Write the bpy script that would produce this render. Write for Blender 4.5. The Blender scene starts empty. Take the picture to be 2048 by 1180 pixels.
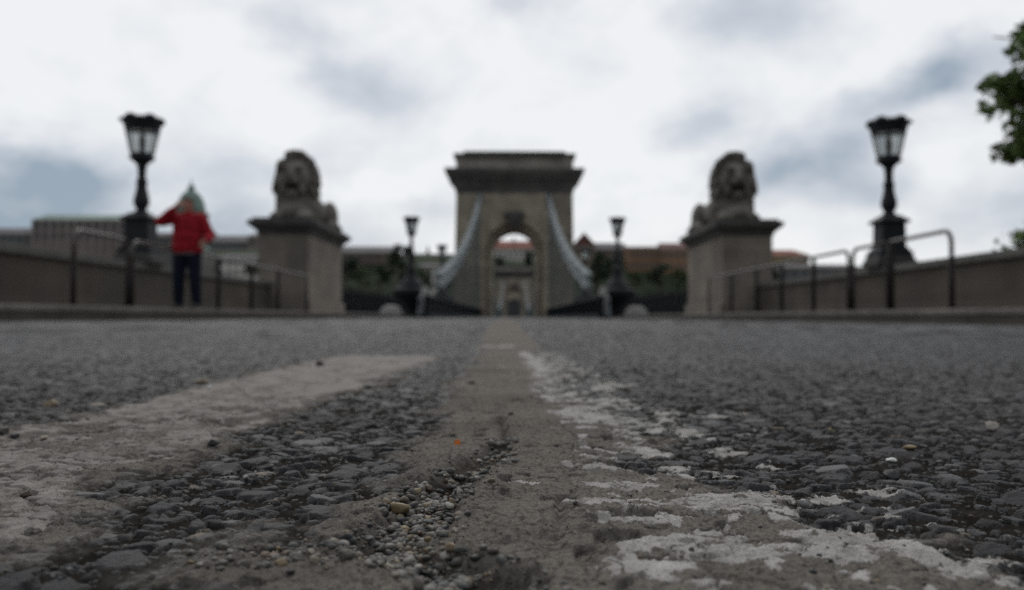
import bpy, bmesh, math, random
import numpy as np
from mathutils import Vector, Matrix

R = math.radians
S = bpy.context.scene
COL = S.collection

# ------------------------------------------------------------------ camera
H = 0.06                                   # lens height above the road
FPX = 1750.0
cam_data = bpy.data.cameras.new("camera")
cam_data.sensor_width = 36.0
cam_data.lens = FPX / 2048 * 36
cam_data.clip_start = 0.01
cam_data.clip_end = 6000
cam_data.dof.use_dof = True
cam_data.dof.focus_distance = 0.29
cam_data.dof.aperture_fstop = 12.8
cam = bpy.data.objects.new("camera", cam_data)
COL.objects.link(cam)
cam.location = (0, 0, H)
cam.rotation_euler = (R(90 + 1.44), R(-0.22), R(0.13))
S.camera = cam

# ------------------------------------------------------------------ render / exposure
S.view_settings.view_transform = 'Standard'
S.view_settings.look = 'None'
S.view_settings.exposure = 0.06
S.view_settings.gamma = 1.0
S.cycles.use_denoising = False
S.cycles.max_bounces = 6
S.cycles.sample_clamp_indirect = 4

# ------------------------------------------------------------------ world: overcast sky with broken cloud
W = bpy.data.worlds.new("World")
S.world = W
W.use_nodes = True
wn, wl = W.node_tree.nodes, W.node_tree.links
wn.clear()

def nd(tree, kind, **kw):
    n = tree.nodes.new(kind)
    for k, v in kw.items():
        setattr(n, k, v)
    return n

def math_n(tree, op, a, b=None, c=None, clamp=False):
    n = tree.nodes.new('ShaderNodeMath'); n.operation = op; n.use_clamp = clamp
    for i, v in enumerate((a, b, c)):
        if v is None: continue
        if isinstance(v, (int, float)): n.inputs[i].default_value = v
        else: tree.links.new(v, n.inputs[i])
    return n.outputs[0]

def mixc(tree, fac, a, b):
    n = tree.nodes.new('ShaderNodeMix'); n.data_type = 'RGBA'
    for s, v in ((n.inputs[0], fac), (n.inputs[6], a), (n.inputs[7], b)):
        if isinstance(v, (int, float)): s.default_value = v
        elif isinstance(v, (tuple, list)): s.default_value = (*v[:3], 1)
        else: tree.links.new(v, s)
    return n.outputs[2]

SUN_EL, SUN_AZ = 46, -10                   # the veiled sun stands ahead, high
T = W.node_tree
sky = nd(T, 'ShaderNodeTexSky', sky_type='NISHITA', sun_disc=False)
sky.sun_elevation = R(SUN_EL); sky.sun_rotation = R(SUN_AZ)
tc = nd(T, 'ShaderNodeTexCoord')
sep = nd(T, 'ShaderNodeSeparateXYZ'); T.links.new(tc.outputs['Generated'], sep.inputs[0])
az = math_n(T, 'ARCTAN2', sep.outputs[0], sep.outputs[1])
el = math_n(T, 'ARCSINE', sep.outputs[2])
cmb = nd(T, 'ShaderNodeCombineXYZ')
T.links.new(math_n(T, 'ADD', az, math_n(T, 'MULTIPLY', el, -0.12)), cmb.inputs[0])
T.links.new(math_n(T, 'MULTIPLY', el, 1.55), cmb.inputs[1])
n1 = nd(T, 'ShaderNodeTexNoise'); n1.inputs['Scale'].default_value = 6.5; n1.inputs['Detail'].default_value = 9; n1.inputs['Roughness'].default_value = 0.52
n1.inputs['Distortion'].default_value = 0.15
T.links.new(cmb.outputs[0], n1.inputs['Vector'])
n2 = nd(T, 'ShaderNodeTexNoise'); n2.inputs['Scale'].default_value = 8.0; n2.inputs['Detail'].default_value = 8; n2.inputs['Roughness'].default_value = 0.6
T.links.new(cmb.outputs[0], n2.inputs['Vector'])
s2 = nd(T, 'ShaderNodeSeparateColor'); T.links.new(n2.outputs['Color'], s2.inputs[0])
waz = math_n(T, 'ADD', az, math_n(T, 'MULTIPLY', math_n(T, 'SUBTRACT', s2.outputs[0], 0.5), 0.13))
wel = math_n(T, 'ADD', el, math_n(T, 'MULTIPLY', math_n(T, 'SUBTRACT', s2.outputs[1], 0.5), 0.075))
# cloud banks: azimuth, elevation, half sizes, slope, darkness
BANKS = [(-0.60, 0.075, 0.42, 0.075, -0.12, 0.32), (-0.56, 0.115, 0.26, 0.070, -0.28, 0.50), (-0.36, 0.10, 0.14, 0.035, -0.1, 0.32), (-0.52, 0.075, 0.2, 0.02, -0.05, 0.35),
         (-0.24, 0.295, 0.12, 0.035, -0.45, 0.19), (-0.17, 0.25, 0.07, 0.03, 0.0, 0.18), (-0.22, 0.17, 0.10, 0.025, 0.1, 0.22),
         (0.00, 0.345, 0.06, 0.03, 0.0, 0.22), (0.32, 0.345, 0.14, 0.035, 0.1, 0.33), (0.44, 0.243, 0.085, 0.022, 0.2, 0.85),
         (0.30, 0.165, 0.13, 0.030, 0.12, 0.60), (0.21, 0.215, 0.04, 0.022, 0.2, 0.34), (0.40, 0.13, 0.10, 0.018, 0.1, 0.25),
         (0.55, 0.11, 0.14, 0.03, 0.15, 0.32), (-0.05, 0.155, 0.05, 0.02, 0.1, 0.12), (0.60, 0.36, 0.10, 0.03, 0.0, 0.4),
         (-0.12, 0.12, 0.08, 0.02, 0.05, 0.22), (-0.56, 0.17, 0.15, 0.02, -0.3, 0.35)]
tot = None
for (a0, e0, sa, se, sl, amt) in BANKS:
    da = math_n(T, 'SUBTRACT', waz, a0)
    de = math_n(T, 'SUBTRACT', math_n(T, 'SUBTRACT', wel, e0), math_n(T, 'MULTIPLY', da, sl))
    q = math_n(T, 'ADD', math_n(T, 'POWER', math_n(T, 'ABSOLUTE', math_n(T, 'DIVIDE', da, sa)), 2.0),
               math_n(T, 'POWER', math_n(T, 'ABSOLUTE', math_n(T, 'DIVIDE', de, se)), 2.0))
    g = math_n(T, 'MULTIPLY', math_n(T, 'EXPONENT', math_n(T, 'MULTIPLY', q, -0.9)), amt)
    tot = g if tot is None else math_n(T, 'ADD', tot, g)
tex = math_n(T, 'ADD', math_n(T, 'MULTIPLY', n1.outputs[0], 2.6), -0.30)
dark = math_n(T, 'MULTIPLY', tot, tex)
dark = math_n(T, 'ADD', dark, math_n(T, 'MULTIPLY', math_n(T, 'SUBTRACT', n1.outputs[0], 0.49), 0.95), clamp=True)
rp = nd(T, 'ShaderNodeValToRGB')
rp.color_ramp.elements[0].position = 0.0; rp.color_ramp.elements[0].color = (0.86, 0.875, 0.885, 1)
rp.color_ramp.elements[1].position = 1.0; rp.color_ramp.elements[1].color = (0.29, 0.36, 0.435, 1)
e = rp.color_ramp.elements.new(0.35); e.color = (0.60, 0.635, 0.69, 1)
T.links.new(dark, rp.inputs[0])
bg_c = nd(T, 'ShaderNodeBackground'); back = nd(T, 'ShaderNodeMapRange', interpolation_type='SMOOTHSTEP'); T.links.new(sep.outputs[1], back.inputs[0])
back.inputs[1].default_value = 0.30; back.inputs[2].default_value = -0.45      # unseen dark sky added behind the camera to shade surfaces facing it
rear_dim = mixc(T, n1.outputs[0], (0.28, 0.295, 0.31), (0.48, 0.50, 0.53))
T.links.new(mixc(T, back.outputs[0], rp.outputs[0], rear_dim), bg_c.inputs[0]); bg_c.inputs[1].default_value = 1.0
bg_s = nd(T, 'ShaderNodeBackground'); T.links.new(sky.outputs[0], bg_s.inputs[0]); bg_s.inputs[1].default_value = 0.08
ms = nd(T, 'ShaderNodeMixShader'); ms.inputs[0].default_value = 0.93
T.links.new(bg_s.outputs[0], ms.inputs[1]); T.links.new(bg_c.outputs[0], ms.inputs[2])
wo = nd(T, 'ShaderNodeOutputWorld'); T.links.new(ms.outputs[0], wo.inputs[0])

# ------------------------------------------------------------------ sun behind thin cloud
sd = bpy.data.lights.new("sun", 'SUN'); sd.energy = 0.8; sd.angle = R(28); sd.color = (1.0, 0.97, 0.92)
so = bpy.data.objects.new("sun", sd); COL.objects.link(so)
dirv = Vector((math.sin(R(SUN_AZ)) * math.cos(R(SUN_EL)), math.cos(R(SUN_AZ)) * math.cos(R(SUN_EL)), math.sin(R(SUN_EL))))
so.rotation_euler = (-dirv).to_track_quat('-Z', 'Y').to_euler()
so.location = (0, 20, 60)

# ================================================================== helpers
def at(px, py, Y):
    """point of the photograph at depth Y"""
    return Vector(((px - 1028) / FPX * Y, Y, (634 - py) / FPX * Y + H))

def material(name, base, rough=0.8, var=0.25, scale=4.0, bump=0.0, bscale=40.0, metal=0.0, spec=0.4, stain=None, bricks=None, streak=0.0):
    m = bpy.data.materials.new(name); m.use_nodes = True
    t = m.node_tree; t.nodes.clear()
    out = nd(t, 'ShaderNodeOutputMaterial'); p = nd(t, 'ShaderNodeBsdfPrincipled')
    t.links.new(p.outputs[0], out.inputs[0])
    geo = nd(t, 'ShaderNodeNewGeometry')
    pos = geo.outputs['Position']
    nz = nd(t, 'ShaderNodeTexNoise'); nz.inputs['Scale'].default_value = scale; nz.inputs['Detail'].default_value = 6
    nz.inputs['Roughness'].default_value = 0.6
    t.links.new(pos, nz.inputs['Vector'])
    lo = tuple(c * (1 - var) for c in base); hi = tuple(min(1, c * (1 + var)) for c in base)
    r = nd(t, 'ShaderNodeValToRGB')
    r.color_ramp.elements[0].position = 0.3; r.color_ramp.elements[0].color = (*lo, 1)
    r.color_ramp.elements[1].position = 0.7; r.color_ramp.elements[1].color = (*hi, 1)
    t.links.new(nz.outputs[0], r.inputs[0])
    c = r.outputs[0]
    if bricks:
        bw, bh, mortar = bricks
        sp = nd(t, 'ShaderNodeSeparateXYZ'); t.links.new(pos, sp.inputs[0])
        cb = nd(t, 'ShaderNodeCombineXYZ')
        t.links.new(math_n(t, 'ADD', sp.outputs[0], sp.outputs[1]), cb.inputs[0]); t.links.new(sp.outputs[2], cb.inputs[1])
        bt = nd(t, 'ShaderNodeTexBrick'); t.links.new(cb.outputs[0], bt.inputs['Vector'])
        bt.inputs['Scale'].default_value = 1.0; bt.inputs['Brick Width'].default_value = bw; bt.inputs['Row Height'].default_value = bh
        bt.inputs['Mortar Size'].default_value = mortar; bt.inputs['Mortar Smooth'].default_value = 0.3
        bt.inputs['Color1'].default_value = (1, 1, 1, 1); bt.inputs['Color2'].default_value = (0.72, 0.72, 0.74, 1); bt.inputs['Mortar'].default_value = (0.5, 0.48, 0.46, 1)
        mx = nd(t, 'ShaderNodeMix', data_type='RGBA', blend_type='MULTIPLY'); mx.inputs[0].default_value = 0.8
        t.links.new(c, mx.inputs[6]); t.links.new(bt.outputs[0], mx.inputs[7]); c = mx.outputs[2]
    if stain:
        mp = nd(t, 'ShaderNodeMapping'); mp.inputs['Scale'].default_value = (1, 1, 0.25 if streak else 1)
        t.links.new(pos, mp.inputs[0])
        ns = nd(t, 'ShaderNodeTexNoise'); ns.inputs['Scale'].default_value = scale * 0.35; ns.inputs['Detail'].default_value = 8
        ns.inputs['Roughness'].default_value = 0.65
        t.links.new(mp.outputs[0], ns.inputs['Vector'])
        rr = nd(t, 'ShaderNodeValToRGB'); rr.color_ramp.elements[0].position = 0.45; rr.color_ramp.elements[1].position = 0.68
        t.links.new(ns.outputs[0], rr.inputs[0])
        c = mixc(t, math_n(t, 'MULTIPLY', rr.outputs[0], 0.75), c, stain)
    t.links.new(c, p.inputs['Base Color'])
    p.inputs['Roughness'].default_value = rough; p.inputs['Metallic'].default_value = metal
    p.inputs['Specular IOR Level'].default_value = spec
    if bump:
        nb = nd(t, 'ShaderNodeTexNoise'); nb.inputs['Scale'].default_value = bscale; nb.inputs['Detail'].default_value = 5
        t.links.new(pos, nb.inputs['Vector'])
        b = nd(t, 'ShaderNodeBump'); b.inputs['Strength'].default_value = 0.6; b.inputs['Distance'].default_value = bump
        t.links.new(nb.outputs[0], b.inputs['Height']); t.links.new(b.outputs[0], p.inputs['Normal'])
    return m

def attr_material(name, rough=0.75, spec=0.4, bscale=900, bump=0.0004, var=0.3):
    """colour taken from the stone's own colour attribute"""
    m = bpy.data.materials.new(name); m.use_nodes = True
    t = m.node_tree; p = t.nodes['Principled BSDF']
    a = nd(t, 'ShaderNodeAttribute', attribute_name='tint')
    geo = nd(t, 'ShaderNodeNewGeometry')
    nz = nd(t, 'ShaderNodeTexNoise'); nz.inputs['Scale'].default_value = bscale; nz.inputs['Detail'].default_value = 5
    t.links.new(geo.outputs['Position'], nz.inputs['Vector'])
    f = math_n(t, 'ADD', math_n(t, 'MULTIPLY', nz.outputs[0], 2 * var), 1 - var)
    v = nd(t, 'ShaderNodeVectorMath', operation='SCALE'); t.links.new(a.outputs['Color'], v.inputs[0]); t.links.new(f, v.inputs['Scale'])
    t.links.new(v.outputs[0], p.inputs['Base Color'])
    p.inputs['Roughness'].default_value = rough; p.inputs['Specular IOR Level'].default_value = spec
    b = nd(t, 'ShaderNodeBump'); b.inputs['Distance'].default_value = bump; b.inputs['Strength'].default_value = 0.7
    t.links.new(nz.outputs[0], b.inputs['Height']); t.links.new(b.outputs[0], p.inputs['Normal'])
    return m

class MB:
    def __init__(self): self.v = []; self.f = []
    def add(self, vs, fs):
        o = len(self.v); self.v += [tuple(p) for p in vs]; self.f += [tuple(i + o for i in f) for f in fs]; return self
    def box(self, x0, x1, y0, y1, z0, z1, tx=0.0, ty=0.0):
        """box; tx, ty: how far the top is drawn in on each side"""
        vs = [(x0, y0, z0), (x1, y0, z0), (x1, y1, z0), (x0, y1, z0),
              (x0 + tx, y0 + ty, z1), (x1 - tx, y0 + ty, z1), (x1 - tx, y1 - ty, z1), (x0 + tx, y1 - ty, z1)]
        return self.add(vs, [(3, 2, 1, 0), (4, 5, 6, 7), (0, 1, 5, 4), (1, 2, 6, 5), (2, 3, 7, 6), (3, 0, 4, 7)])
    def cbox(self, c, s, tx=0.0, ty=0.0):
        return self.box(c[0] - s[0] / 2, c[0] + s[0] / 2, c[1] - s[1] / 2, c[1] + s[1] / 2, c[2] - s[2] / 2, c[2] + s[2] / 2, tx, ty)
    def lathe(self, prof, n=24, c=(0, 0, 0), rot=0.0, sq=None):
        """prof: (radius, z); closed at both ends"""
        vs, fs = [], []
        for (r, z) in prof:
            for k in range(n):
                a = 2 * math.pi * k / n + rot
                vs.append((c[0] + r * math.cos(a), c[1] + r * math.sin(a), c[2] + z))
        m = len(prof)
        for i in range(m - 1):
            for k in range(n):
                k2 = (k + 1) % n
                fs.append((i * n + k, i * n + k2, (i + 1) * n + k2, (i + 1) * n + k))
        fs.append(tuple(range(n - 1, -1, -1))); fs.append(tuple((m - 1) * n + k for k in range(n)))
        return self.add(vs, fs)
    def tube(self, pts, r, n=10):
        """swept tube through pts, r a number or one radius per point; round closed ends"""
        pts = [Vector(p) for p in pts]
        rs = [r] * len(pts) if isinstance(r, (int, float)) else list(r)
        vs, fs = [], []
        up = None
        for i, p in enumerate(pts):
            d = (pts[min(i + 1, len(pts) - 1)] - pts[max(i - 1, 0)]).normalized()
            if up is None:
                up = Vector((0, 0, 1)) if abs(d.z) < 0.9 else Vector((1, 0, 0))
            s = d.cross(up).normalized(); up = s.cross(d).normalized()
            for k in range(n):
                a = 2 * math.pi * k / n
                vs.append(p + (s * math.cos(a) + up * math.sin(a)) * rs[i])
        for i in range(len(pts) - 1):
            for k in range(n):
                k2 = (k + 1) % n
                fs.append((i * n + k, i * n + k2, (i + 1) * n + k2, (i + 1) * n + k))
        fs.append(tuple(range(n - 1, -1, -1))); fs.append(tuple((len(pts) - 1) * n + k for k in range(n)))
        return self.add(vs, fs)
    def ball(self, c, r, nu=16, nv=10, rot=None):
        c = Vector(c); r = (r, r, r) if isinstance(r, (int, float)) else r
        vs = [Vector((0, 0, r[2]))]
        for j in range(1, nv):
            b = math.pi * j / nv
            for k in range(nu):
                a = 2 * math.pi * k / nu
                vs.append(Vector((r[0] * math.sin(b) * math.cos(a), r[1] * math.sin(b) * math.sin(a), r[2] * math.cos(b))))
        vs.append(Vector((0, 0, -r[2])))
        if rot is not None: vs = [rot @ v for v in vs]
        vs = [v + c for v in vs]
        fs = [(0, 1 + k, 1 + (k + 1) % nu) for k in range(nu)]
        for j in range(nv - 2):
            for k in range(nu):
                k2 = (k + 1) % nu
                fs.append((1 + j * nu + k, 1 + (j + 1) * nu + k, 1 + (j + 1) * nu + k2, 1 + j * nu + k2))
        L = len(vs) - 1
        fs += [(L, 1 + (nv - 2) * nu + (k + 1) % nu, 1 + (nv - 2) * nu + k) for k in range(nu)]
        return self.add(vs, fs)
    def cap(self, a, b, ra, rb, n=14):
        """tapered limb with round ends"""
        a = Vector(a); b = Vector(b); d = (b - a)
        L = max(d.length, 1e-6); d = d / L
        pts, rs = [], []
        for q in (-1.0, -0.9, -0.6, -0.3): pts.append(a + d * ra * q); rs.append(max(ra * math.sqrt(max(0, 1 - q * q)), ra * 0.05))
        pts.append(a); rs.append(ra); pts.append(b); rs.append(rb)
        for q in (0.3, 0.6, 0.9, 1.0): pts.append(b + d * rb * q); rs.append(max(rb * math.sqrt(max(0, 1 - q * q)), rb * 0.05))
        return self.tube(pts, rs, n)
    def prism(self, poly, y0, y1):
        """polygon in x,z pushed along y"""
        n = len(poly)
        vs = [(p[0], y0, p[1]) for p in poly] + [(p[0], y1, p[1]) for p in poly]
        fs = [tuple(range(n)), tuple(range(2 * n - 1, n - 1, -1))]
        fs += [(i, n + i, n + (i + 1) % n, (i + 1) % n) for i in range(n)]
        return self.add(vs, fs)
    def mirror(self):
        self.v = [(-p[0], p[1], p[2]) for p in self.v]; self.f = [tuple(reversed(f)) for f in self.f]; return self
    def mesh(self, name):
        me = bpy.data.meshes.new(name); me.from_pydata(self.v, [], self.f)
        bm = bmesh.new(); bm.from_mesh(me); bmesh.ops.recalc_face_normals(bm, faces=bm.faces); bm.to_mesh(me); bm.free()
        return me
    def build(self, name, m, parent=None, smooth=False, bevel=0.0, loc=None):
        me = self.mesh(name)
        o = bpy.data.objects.new(name, me); COL.objects.link(o)
        me.materials.append(m)
        if smooth: me.polygons.foreach_set('use_smooth', [True] * len(me.polygons))
        if parent: o.parent = parent
        if loc: o.location = loc
        if bevel:
            b = o.modifiers.new('bevel', 'BEVEL'); b.width = bevel; b.segments = 2; b.limit_method = 'ANGLE'
        return o
    def fuse(self, name, m, voxel, smooth_it=4, parent=None, factor=0.5, disp=0.0, dscale=0.2):
        """overlapping closed volumes grown together into one continuous surface"""
        me = self.mesh(name + '_raw')
        o = bpy.data.objects.new(name + '_raw', me); COL.objects.link(o)
        r = o.modifiers.new('r', 'REMESH'); r.mode = 'VOXEL'; r.voxel_size = voxel
        if smooth_it:
            s = o.modifiers.new('s', 'SMOOTH'); s.iterations = smooth_it; s.factor = factor
        if disp:
            tx = bpy.data.textures.new(name + '_tex', 'CLOUDS'); tx.noise_scale = dscale; tx.noise_depth = 3
            d = o.modifiers.new('d', 'DISPLACE'); d.texture = tx; d.strength = disp; d.mid_level = 0.5
        dg = bpy.context.evaluated_depsgraph_get()
        nm = bpy.data.meshes.new_from_object(o.evaluated_get(dg), depsgraph=dg); nm.name = name
        bpy.data.objects.remove(o); bpy.data.meshes.remove(me)
        nm.materials.clear(); nm.materials.append(m)
        nm.polygons.foreach_set('use_smooth', [True] * len(nm.polygons))
        q = bpy.data.objects.new(name, nm); COL.objects.link(q)
        if parent: q.parent = parent
        return q

def tag(o, label=None, cat=None, group=None, kind=None):
    if label: o['label'] = label
    if cat: o['category'] = cat
    if group: o['group'] = group
    if kind: o['kind'] = kind
    return o

def thing(name, label, cat, loc=(0, 0, 0), group=None):
    o = bpy.data.objects.new(name, None); COL.objects.link(o); o.location = loc; o.empty_display_size = 0.1
    return tag(o, label, cat, group)

def dup(root, loc, label, rotz=None, flip=False):
    """a copy of a thing with copies of its parts and their sub-parts"""
    r = root.copy(); COL.objects.link(r); r.location = loc; r['label'] = label
    if rotz is not None: r.rotation_euler.z = rotz
    if flip: r.scale.x = -r.scale.x
    for ch in list(root.children):
        c = ch.copy(); COL.objects.link(c); c.parent = r
        for g in list(ch.children):
            q = g.copy(); COL.objects.link(q); q.parent = c
    return r

def ground_box(name, m, x0, x1, y0, y1, z0, z1, kind='structure', label=None, cat=None):
    o = MB().box(x0, x1, y0, y1, z0, z1).build(name, m)
    return tag(o, label, cat, kind=kind)

# ================================================================== materials
M = {}
M['tower_stone'] = material('tower_stone', (0.45, 0.39, 0.30), 0.9, 0.3, 0.5, 0.02, 3.0, stain=(0.10, 0.09, 0.08), bricks=(1.5, 0.62, 0.025), streak=1)
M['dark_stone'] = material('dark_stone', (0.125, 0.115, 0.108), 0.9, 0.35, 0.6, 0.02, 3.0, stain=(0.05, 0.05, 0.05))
M['attic_stone'] = material('attic_stone', (0.34, 0.31, 0.265), 0.9, 0.3, 0.6, 0.02, 3.0, stain=(0.08, 0.075, 0.07), streak=1)
M['pedestal_stone'] = material('pedestal_stone', (0.235, 0.205, 0.17), 0.9, 0.25, 1.2, 0.01, 6.0, stain=(0.11, 0.10, 0.085), bricks=(1.3, 0.75, 0.012), streak=1)
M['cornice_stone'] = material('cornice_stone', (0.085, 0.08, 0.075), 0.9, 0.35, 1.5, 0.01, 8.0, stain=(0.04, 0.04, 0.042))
M['lion_stone'] = material('lion_stone', (0.155, 0.142, 0.124), 0.9, 0.3, 2.2, 0.015, 9.0, stain=(0.07, 0.065, 0.06))
M['parapet_stone'] = material('parapet_stone', (0.080, 0.067, 0.052), 0.92, 0.25, 1.2, 0.01, 14.0, stain=(0.06, 0.052, 0.044), bricks=(1.6, 0.5, 0.012), streak=1)
M['coping_stone'] = material('coping_stone', (0.075, 0.072, 0.068), 0.9, 0.25, 2.0, 0.006, 20.0, stain=(0.05, 0.048, 0.045))
M['kerb_dark'] = material('kerb_dark', (0.07, 0.062, 0.052), 0.9, 0.3, 2.0, 0.006, 25.0, stain=(0.035, 0.03, 0.028))
M['kerb_pale'] = material('kerb_pale', (0.17, 0.153, 0.138), 0.85, 0.25, 2.5, 0.005, 25.0, stain=(0.09, 0.08, 0.075))
M['pavement'] = material('pavement', (0.15, 0.14, 0.13), 0.9, 0.25, 2.0, 0.004, 30.0)
M['iron'] = material('iron', (0.012, 0.014, 0.017), 0.6, 0.4, 6.0, 0.002, 60.0, metal=0.0, spec=0.3)
M['girder_iron'] = material('girder_iron', (0.012, 0.015, 0.018), 0.75, 0.3, 3.0, spec=0.2)
M['rail_steel'] = material('rail_steel', (0.06, 0.05, 0.046), 0.40, 0.35, 8.0, metal=0.35, spec=0.5)
M['post_steel'] = material('post_steel', (0.014, 0.011, 0.011), 0.75, 0.35, 8.0, metal=0.0, spec=0.2)
M['chain_steel'] = material('chain_steel', (0.25, 0.28, 0.295), 0.8, 0.2, 1.0, spec=0.2, stain=(0.13, 0.15, 0.16))
M['hanger_steel'] = material('hanger_steel', (0.075, 0.09, 0.086), 0.55, 0.2, 1.0, spec=0.4)
M['pale_block'] = material('pale_block', (0.34, 0.33, 0.32), 0.85, 0.2, 3.0, 0.006, 20.0, stain=(0.17, 0.16, 0.15))
M['mantle'] = material('mantle', (0.55, 0.53, 0.48), 0.6, 0.05, 3.0)
M['bark'] = material('bark', (0.07, 0.055, 0.042), 0.95, 0.35, 14.0, 0.02, 30.0)
M['red_jacket'] = material('red_jacket', (0.28, 0.008, 0.016), 0.8, 0.2, 12.0, 0.004, 60.0, spec=0.25)
M['denim'] = material('denim', (0.007, 0.010, 0.022), 0.85, 0.3, 14.0, 0.003, 90.0, spec=0.2)
M['skin'] = material('skin', (0.34, 0.16, 0.115), 0.6, 0.1, 20.0)
M['hair'] = material('hair', (0.10, 0.045, 0.03), 0.7, 0.3, 60.0)
M['shoe'] = material('shoe', (0.02, 0.02, 0.022), 0.6, 0.2, 20.0)
M['shirt'] = material('shirt', (0.16, 0.15, 0.16), 0.85, 0.1, 20.0)
M['phone'] = material('phone', (0.015, 0.015, 0.017), 0.35, 0.1, 20.0)
M['copper_green'] = material('copper_green', (0.18, 0.255, 0.22), 0.7, 0.25, 0.1, stain=(0.08, 0.15, 0.13))
M['roof_grey'] = material('roof_grey', (0.13, 0.125, 0.135), 0.85, 0.2, 0.1)
M['roof_red'] = material('roof_red', (0.22, 0.075, 0.052), 0.85, 0.25, 0.12)
M['roof_dark_red'] = material('roof_dark_red', (0.13, 0.058, 0.05), 0.85, 0.25, 0.12)
M['wall_pink'] = material('wall_pink', (0.24, 0.195, 0.18), 0.9, 0.18, 0.06, stain=(0.17, 0.14, 0.13))
M['wall_white'] = material('wall_white', (0.70, 0.66, 0.61), 0.9, 0.12, 0.08, stain=(0.38, 0.36, 0.34))
M['wall_brown'] = material('wall_brown', (0.27, 0.20, 0.15), 0.9, 0.2, 0.08, stain=(0.12, 0.09, 0.07))
M['wall_orange'] = material('wall_orange', (0.34, 0.20, 0.115), 0.9, 0.2, 0.08, stain=(0.17, 0.11, 0.07))
M['wall_yellow'] = material('wall_yellow', (0.42, 0.31, 0.14), 0.9, 0.15, 0.08, stain=(0.3, 0.23, 0.12))
M['wall_grey'] = material('wall_grey', (0.17, 0.165, 0.16), 0.9, 0.18, 0.08, stain=(0.16, 0.15, 0.145))
M['pilaster_pale'] = material('pilaster_pale', (0.27, 0.24, 0.22), 0.9, 0.12, 0.1)
M['window_dark'] = material('window_dark', (0.035, 0.04, 0.045), 0.25, 0.3, 0.2, spec=0.6)
M['hill_green'] = material('hill_green', (0.022, 0.034, 0.016), 0.95, 0.4, 0.05, stain=(0.03, 0.045, 0.02))
M['quay_ground'] = material('quay_ground', (0.11, 0.105, 0.095), 0.95, 0.25, 0.5)
M['deck'] = material('deck', (0.055, 0.055, 0.057), 0.8, 0.25, 2.0, spec=0.35)

def leaf_material(name, a, b):
    m = bpy.data.materials.new(name); m.use_nodes = True
    t = m.node_tree; p = t.nodes['Principled BSDF']
    g = nd(t, 'ShaderNodeNewGeometry')
    nz = nd(t, 'ShaderNodeTexNoise'); nz.inputs['Scale'].default_value = 1.3; nz.inputs['Detail'].default_value = 3
    t.links.new(g.outputs['Position'], nz.inputs['Vector'])
    f = math_n(t, 'ADD', math_n(t, 'MULTIPLY', g.outputs['Random Per Island'], 0.6), math_n(t, 'MULTIPLY', nz.outputs[0], 0.5), clamp=True)
    t.links.new(mixc(t, f, a, b), p.inputs['Base Color'])
    p.inputs['Roughness'].default_value = 0.6; p.inputs['Specular IOR Level'].default_value = 0.3
    return m
M['leaf'] = leaf_material('leaf', (0.042, 0.080, 0.018), (0.130, 0.195, 0.050))
M['leaf_dark'] = leaf_material('leaf_dark', (0.012, 0.025, 0.011), (0.032, 0.056, 0.024))
M['leaf_mid'] = leaf_material('leaf_mid', (0.024, 0.046, 0.014), (0.066, 0.100, 0.036))

def glass_material():
    m = bpy.data.materials.new('lantern_glass'); m.use_nodes = True
    t = m.node_tree; p = t.nodes['Principled BSDF']
    p.inputs['Base Color'].default_value = (0.45, 0.48, 0.48, 1)
    p.inputs['Roughness'].default_value = 0.25
    p.inputs['Transmission Weight'].default_value = 0.85
    p.inputs['IOR'].default_value = 1.1
    return m
M['glass'] = glass_material()

# ================================================================== road surface: relief of stones, mortar joint, worn paint
rng = np.random.default_rng(7)
TAB = rng.random((16, 256, 256)).astype(np.float32)

def vnoise(x, y, scale, seed):
    """smooth value noise, feature size = scale, range 0..1"""
    x = x / scale + seed * 17.31; y = y / scale + seed * 9.73
    xi = np.floor(x).astype(np.int64); yi = np.floor(y).astype(np.int64)
    fx = x - xi; fy = y - yi
    fx = fx * fx * fx * (fx * (fx * 6 - 15) + 10); fy = fy * fy * fy * (fy * (fy * 6 - 15) + 10)
    t = TAB[seed % 16]
    x0, x1, y0, y1 = xi & 255, (xi + 1) & 255, yi & 255, (yi + 1) & 255
    return (t[x0, y0] * (1 - fx) + t[x1, y0] * fx) * (1 - fy) + (t[x0, y1] * (1 - fx) + t[x1, y1] * fx) * fy

def fbm(x, y, scale, seed, oct=4, gain=0.55):
    s = 0.0; a = 1.0; n = 0.0
    for k in range(oct):
        s = s + a * vnoise(x, y, scale / 2 ** k, seed + k * 3); n += a; a *= gain
    return s / n

def sstep(a, b, x):
    t = np.clip((x - a) / (b - a), 0, 1); return t * t * (3 - 2 * t)

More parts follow.
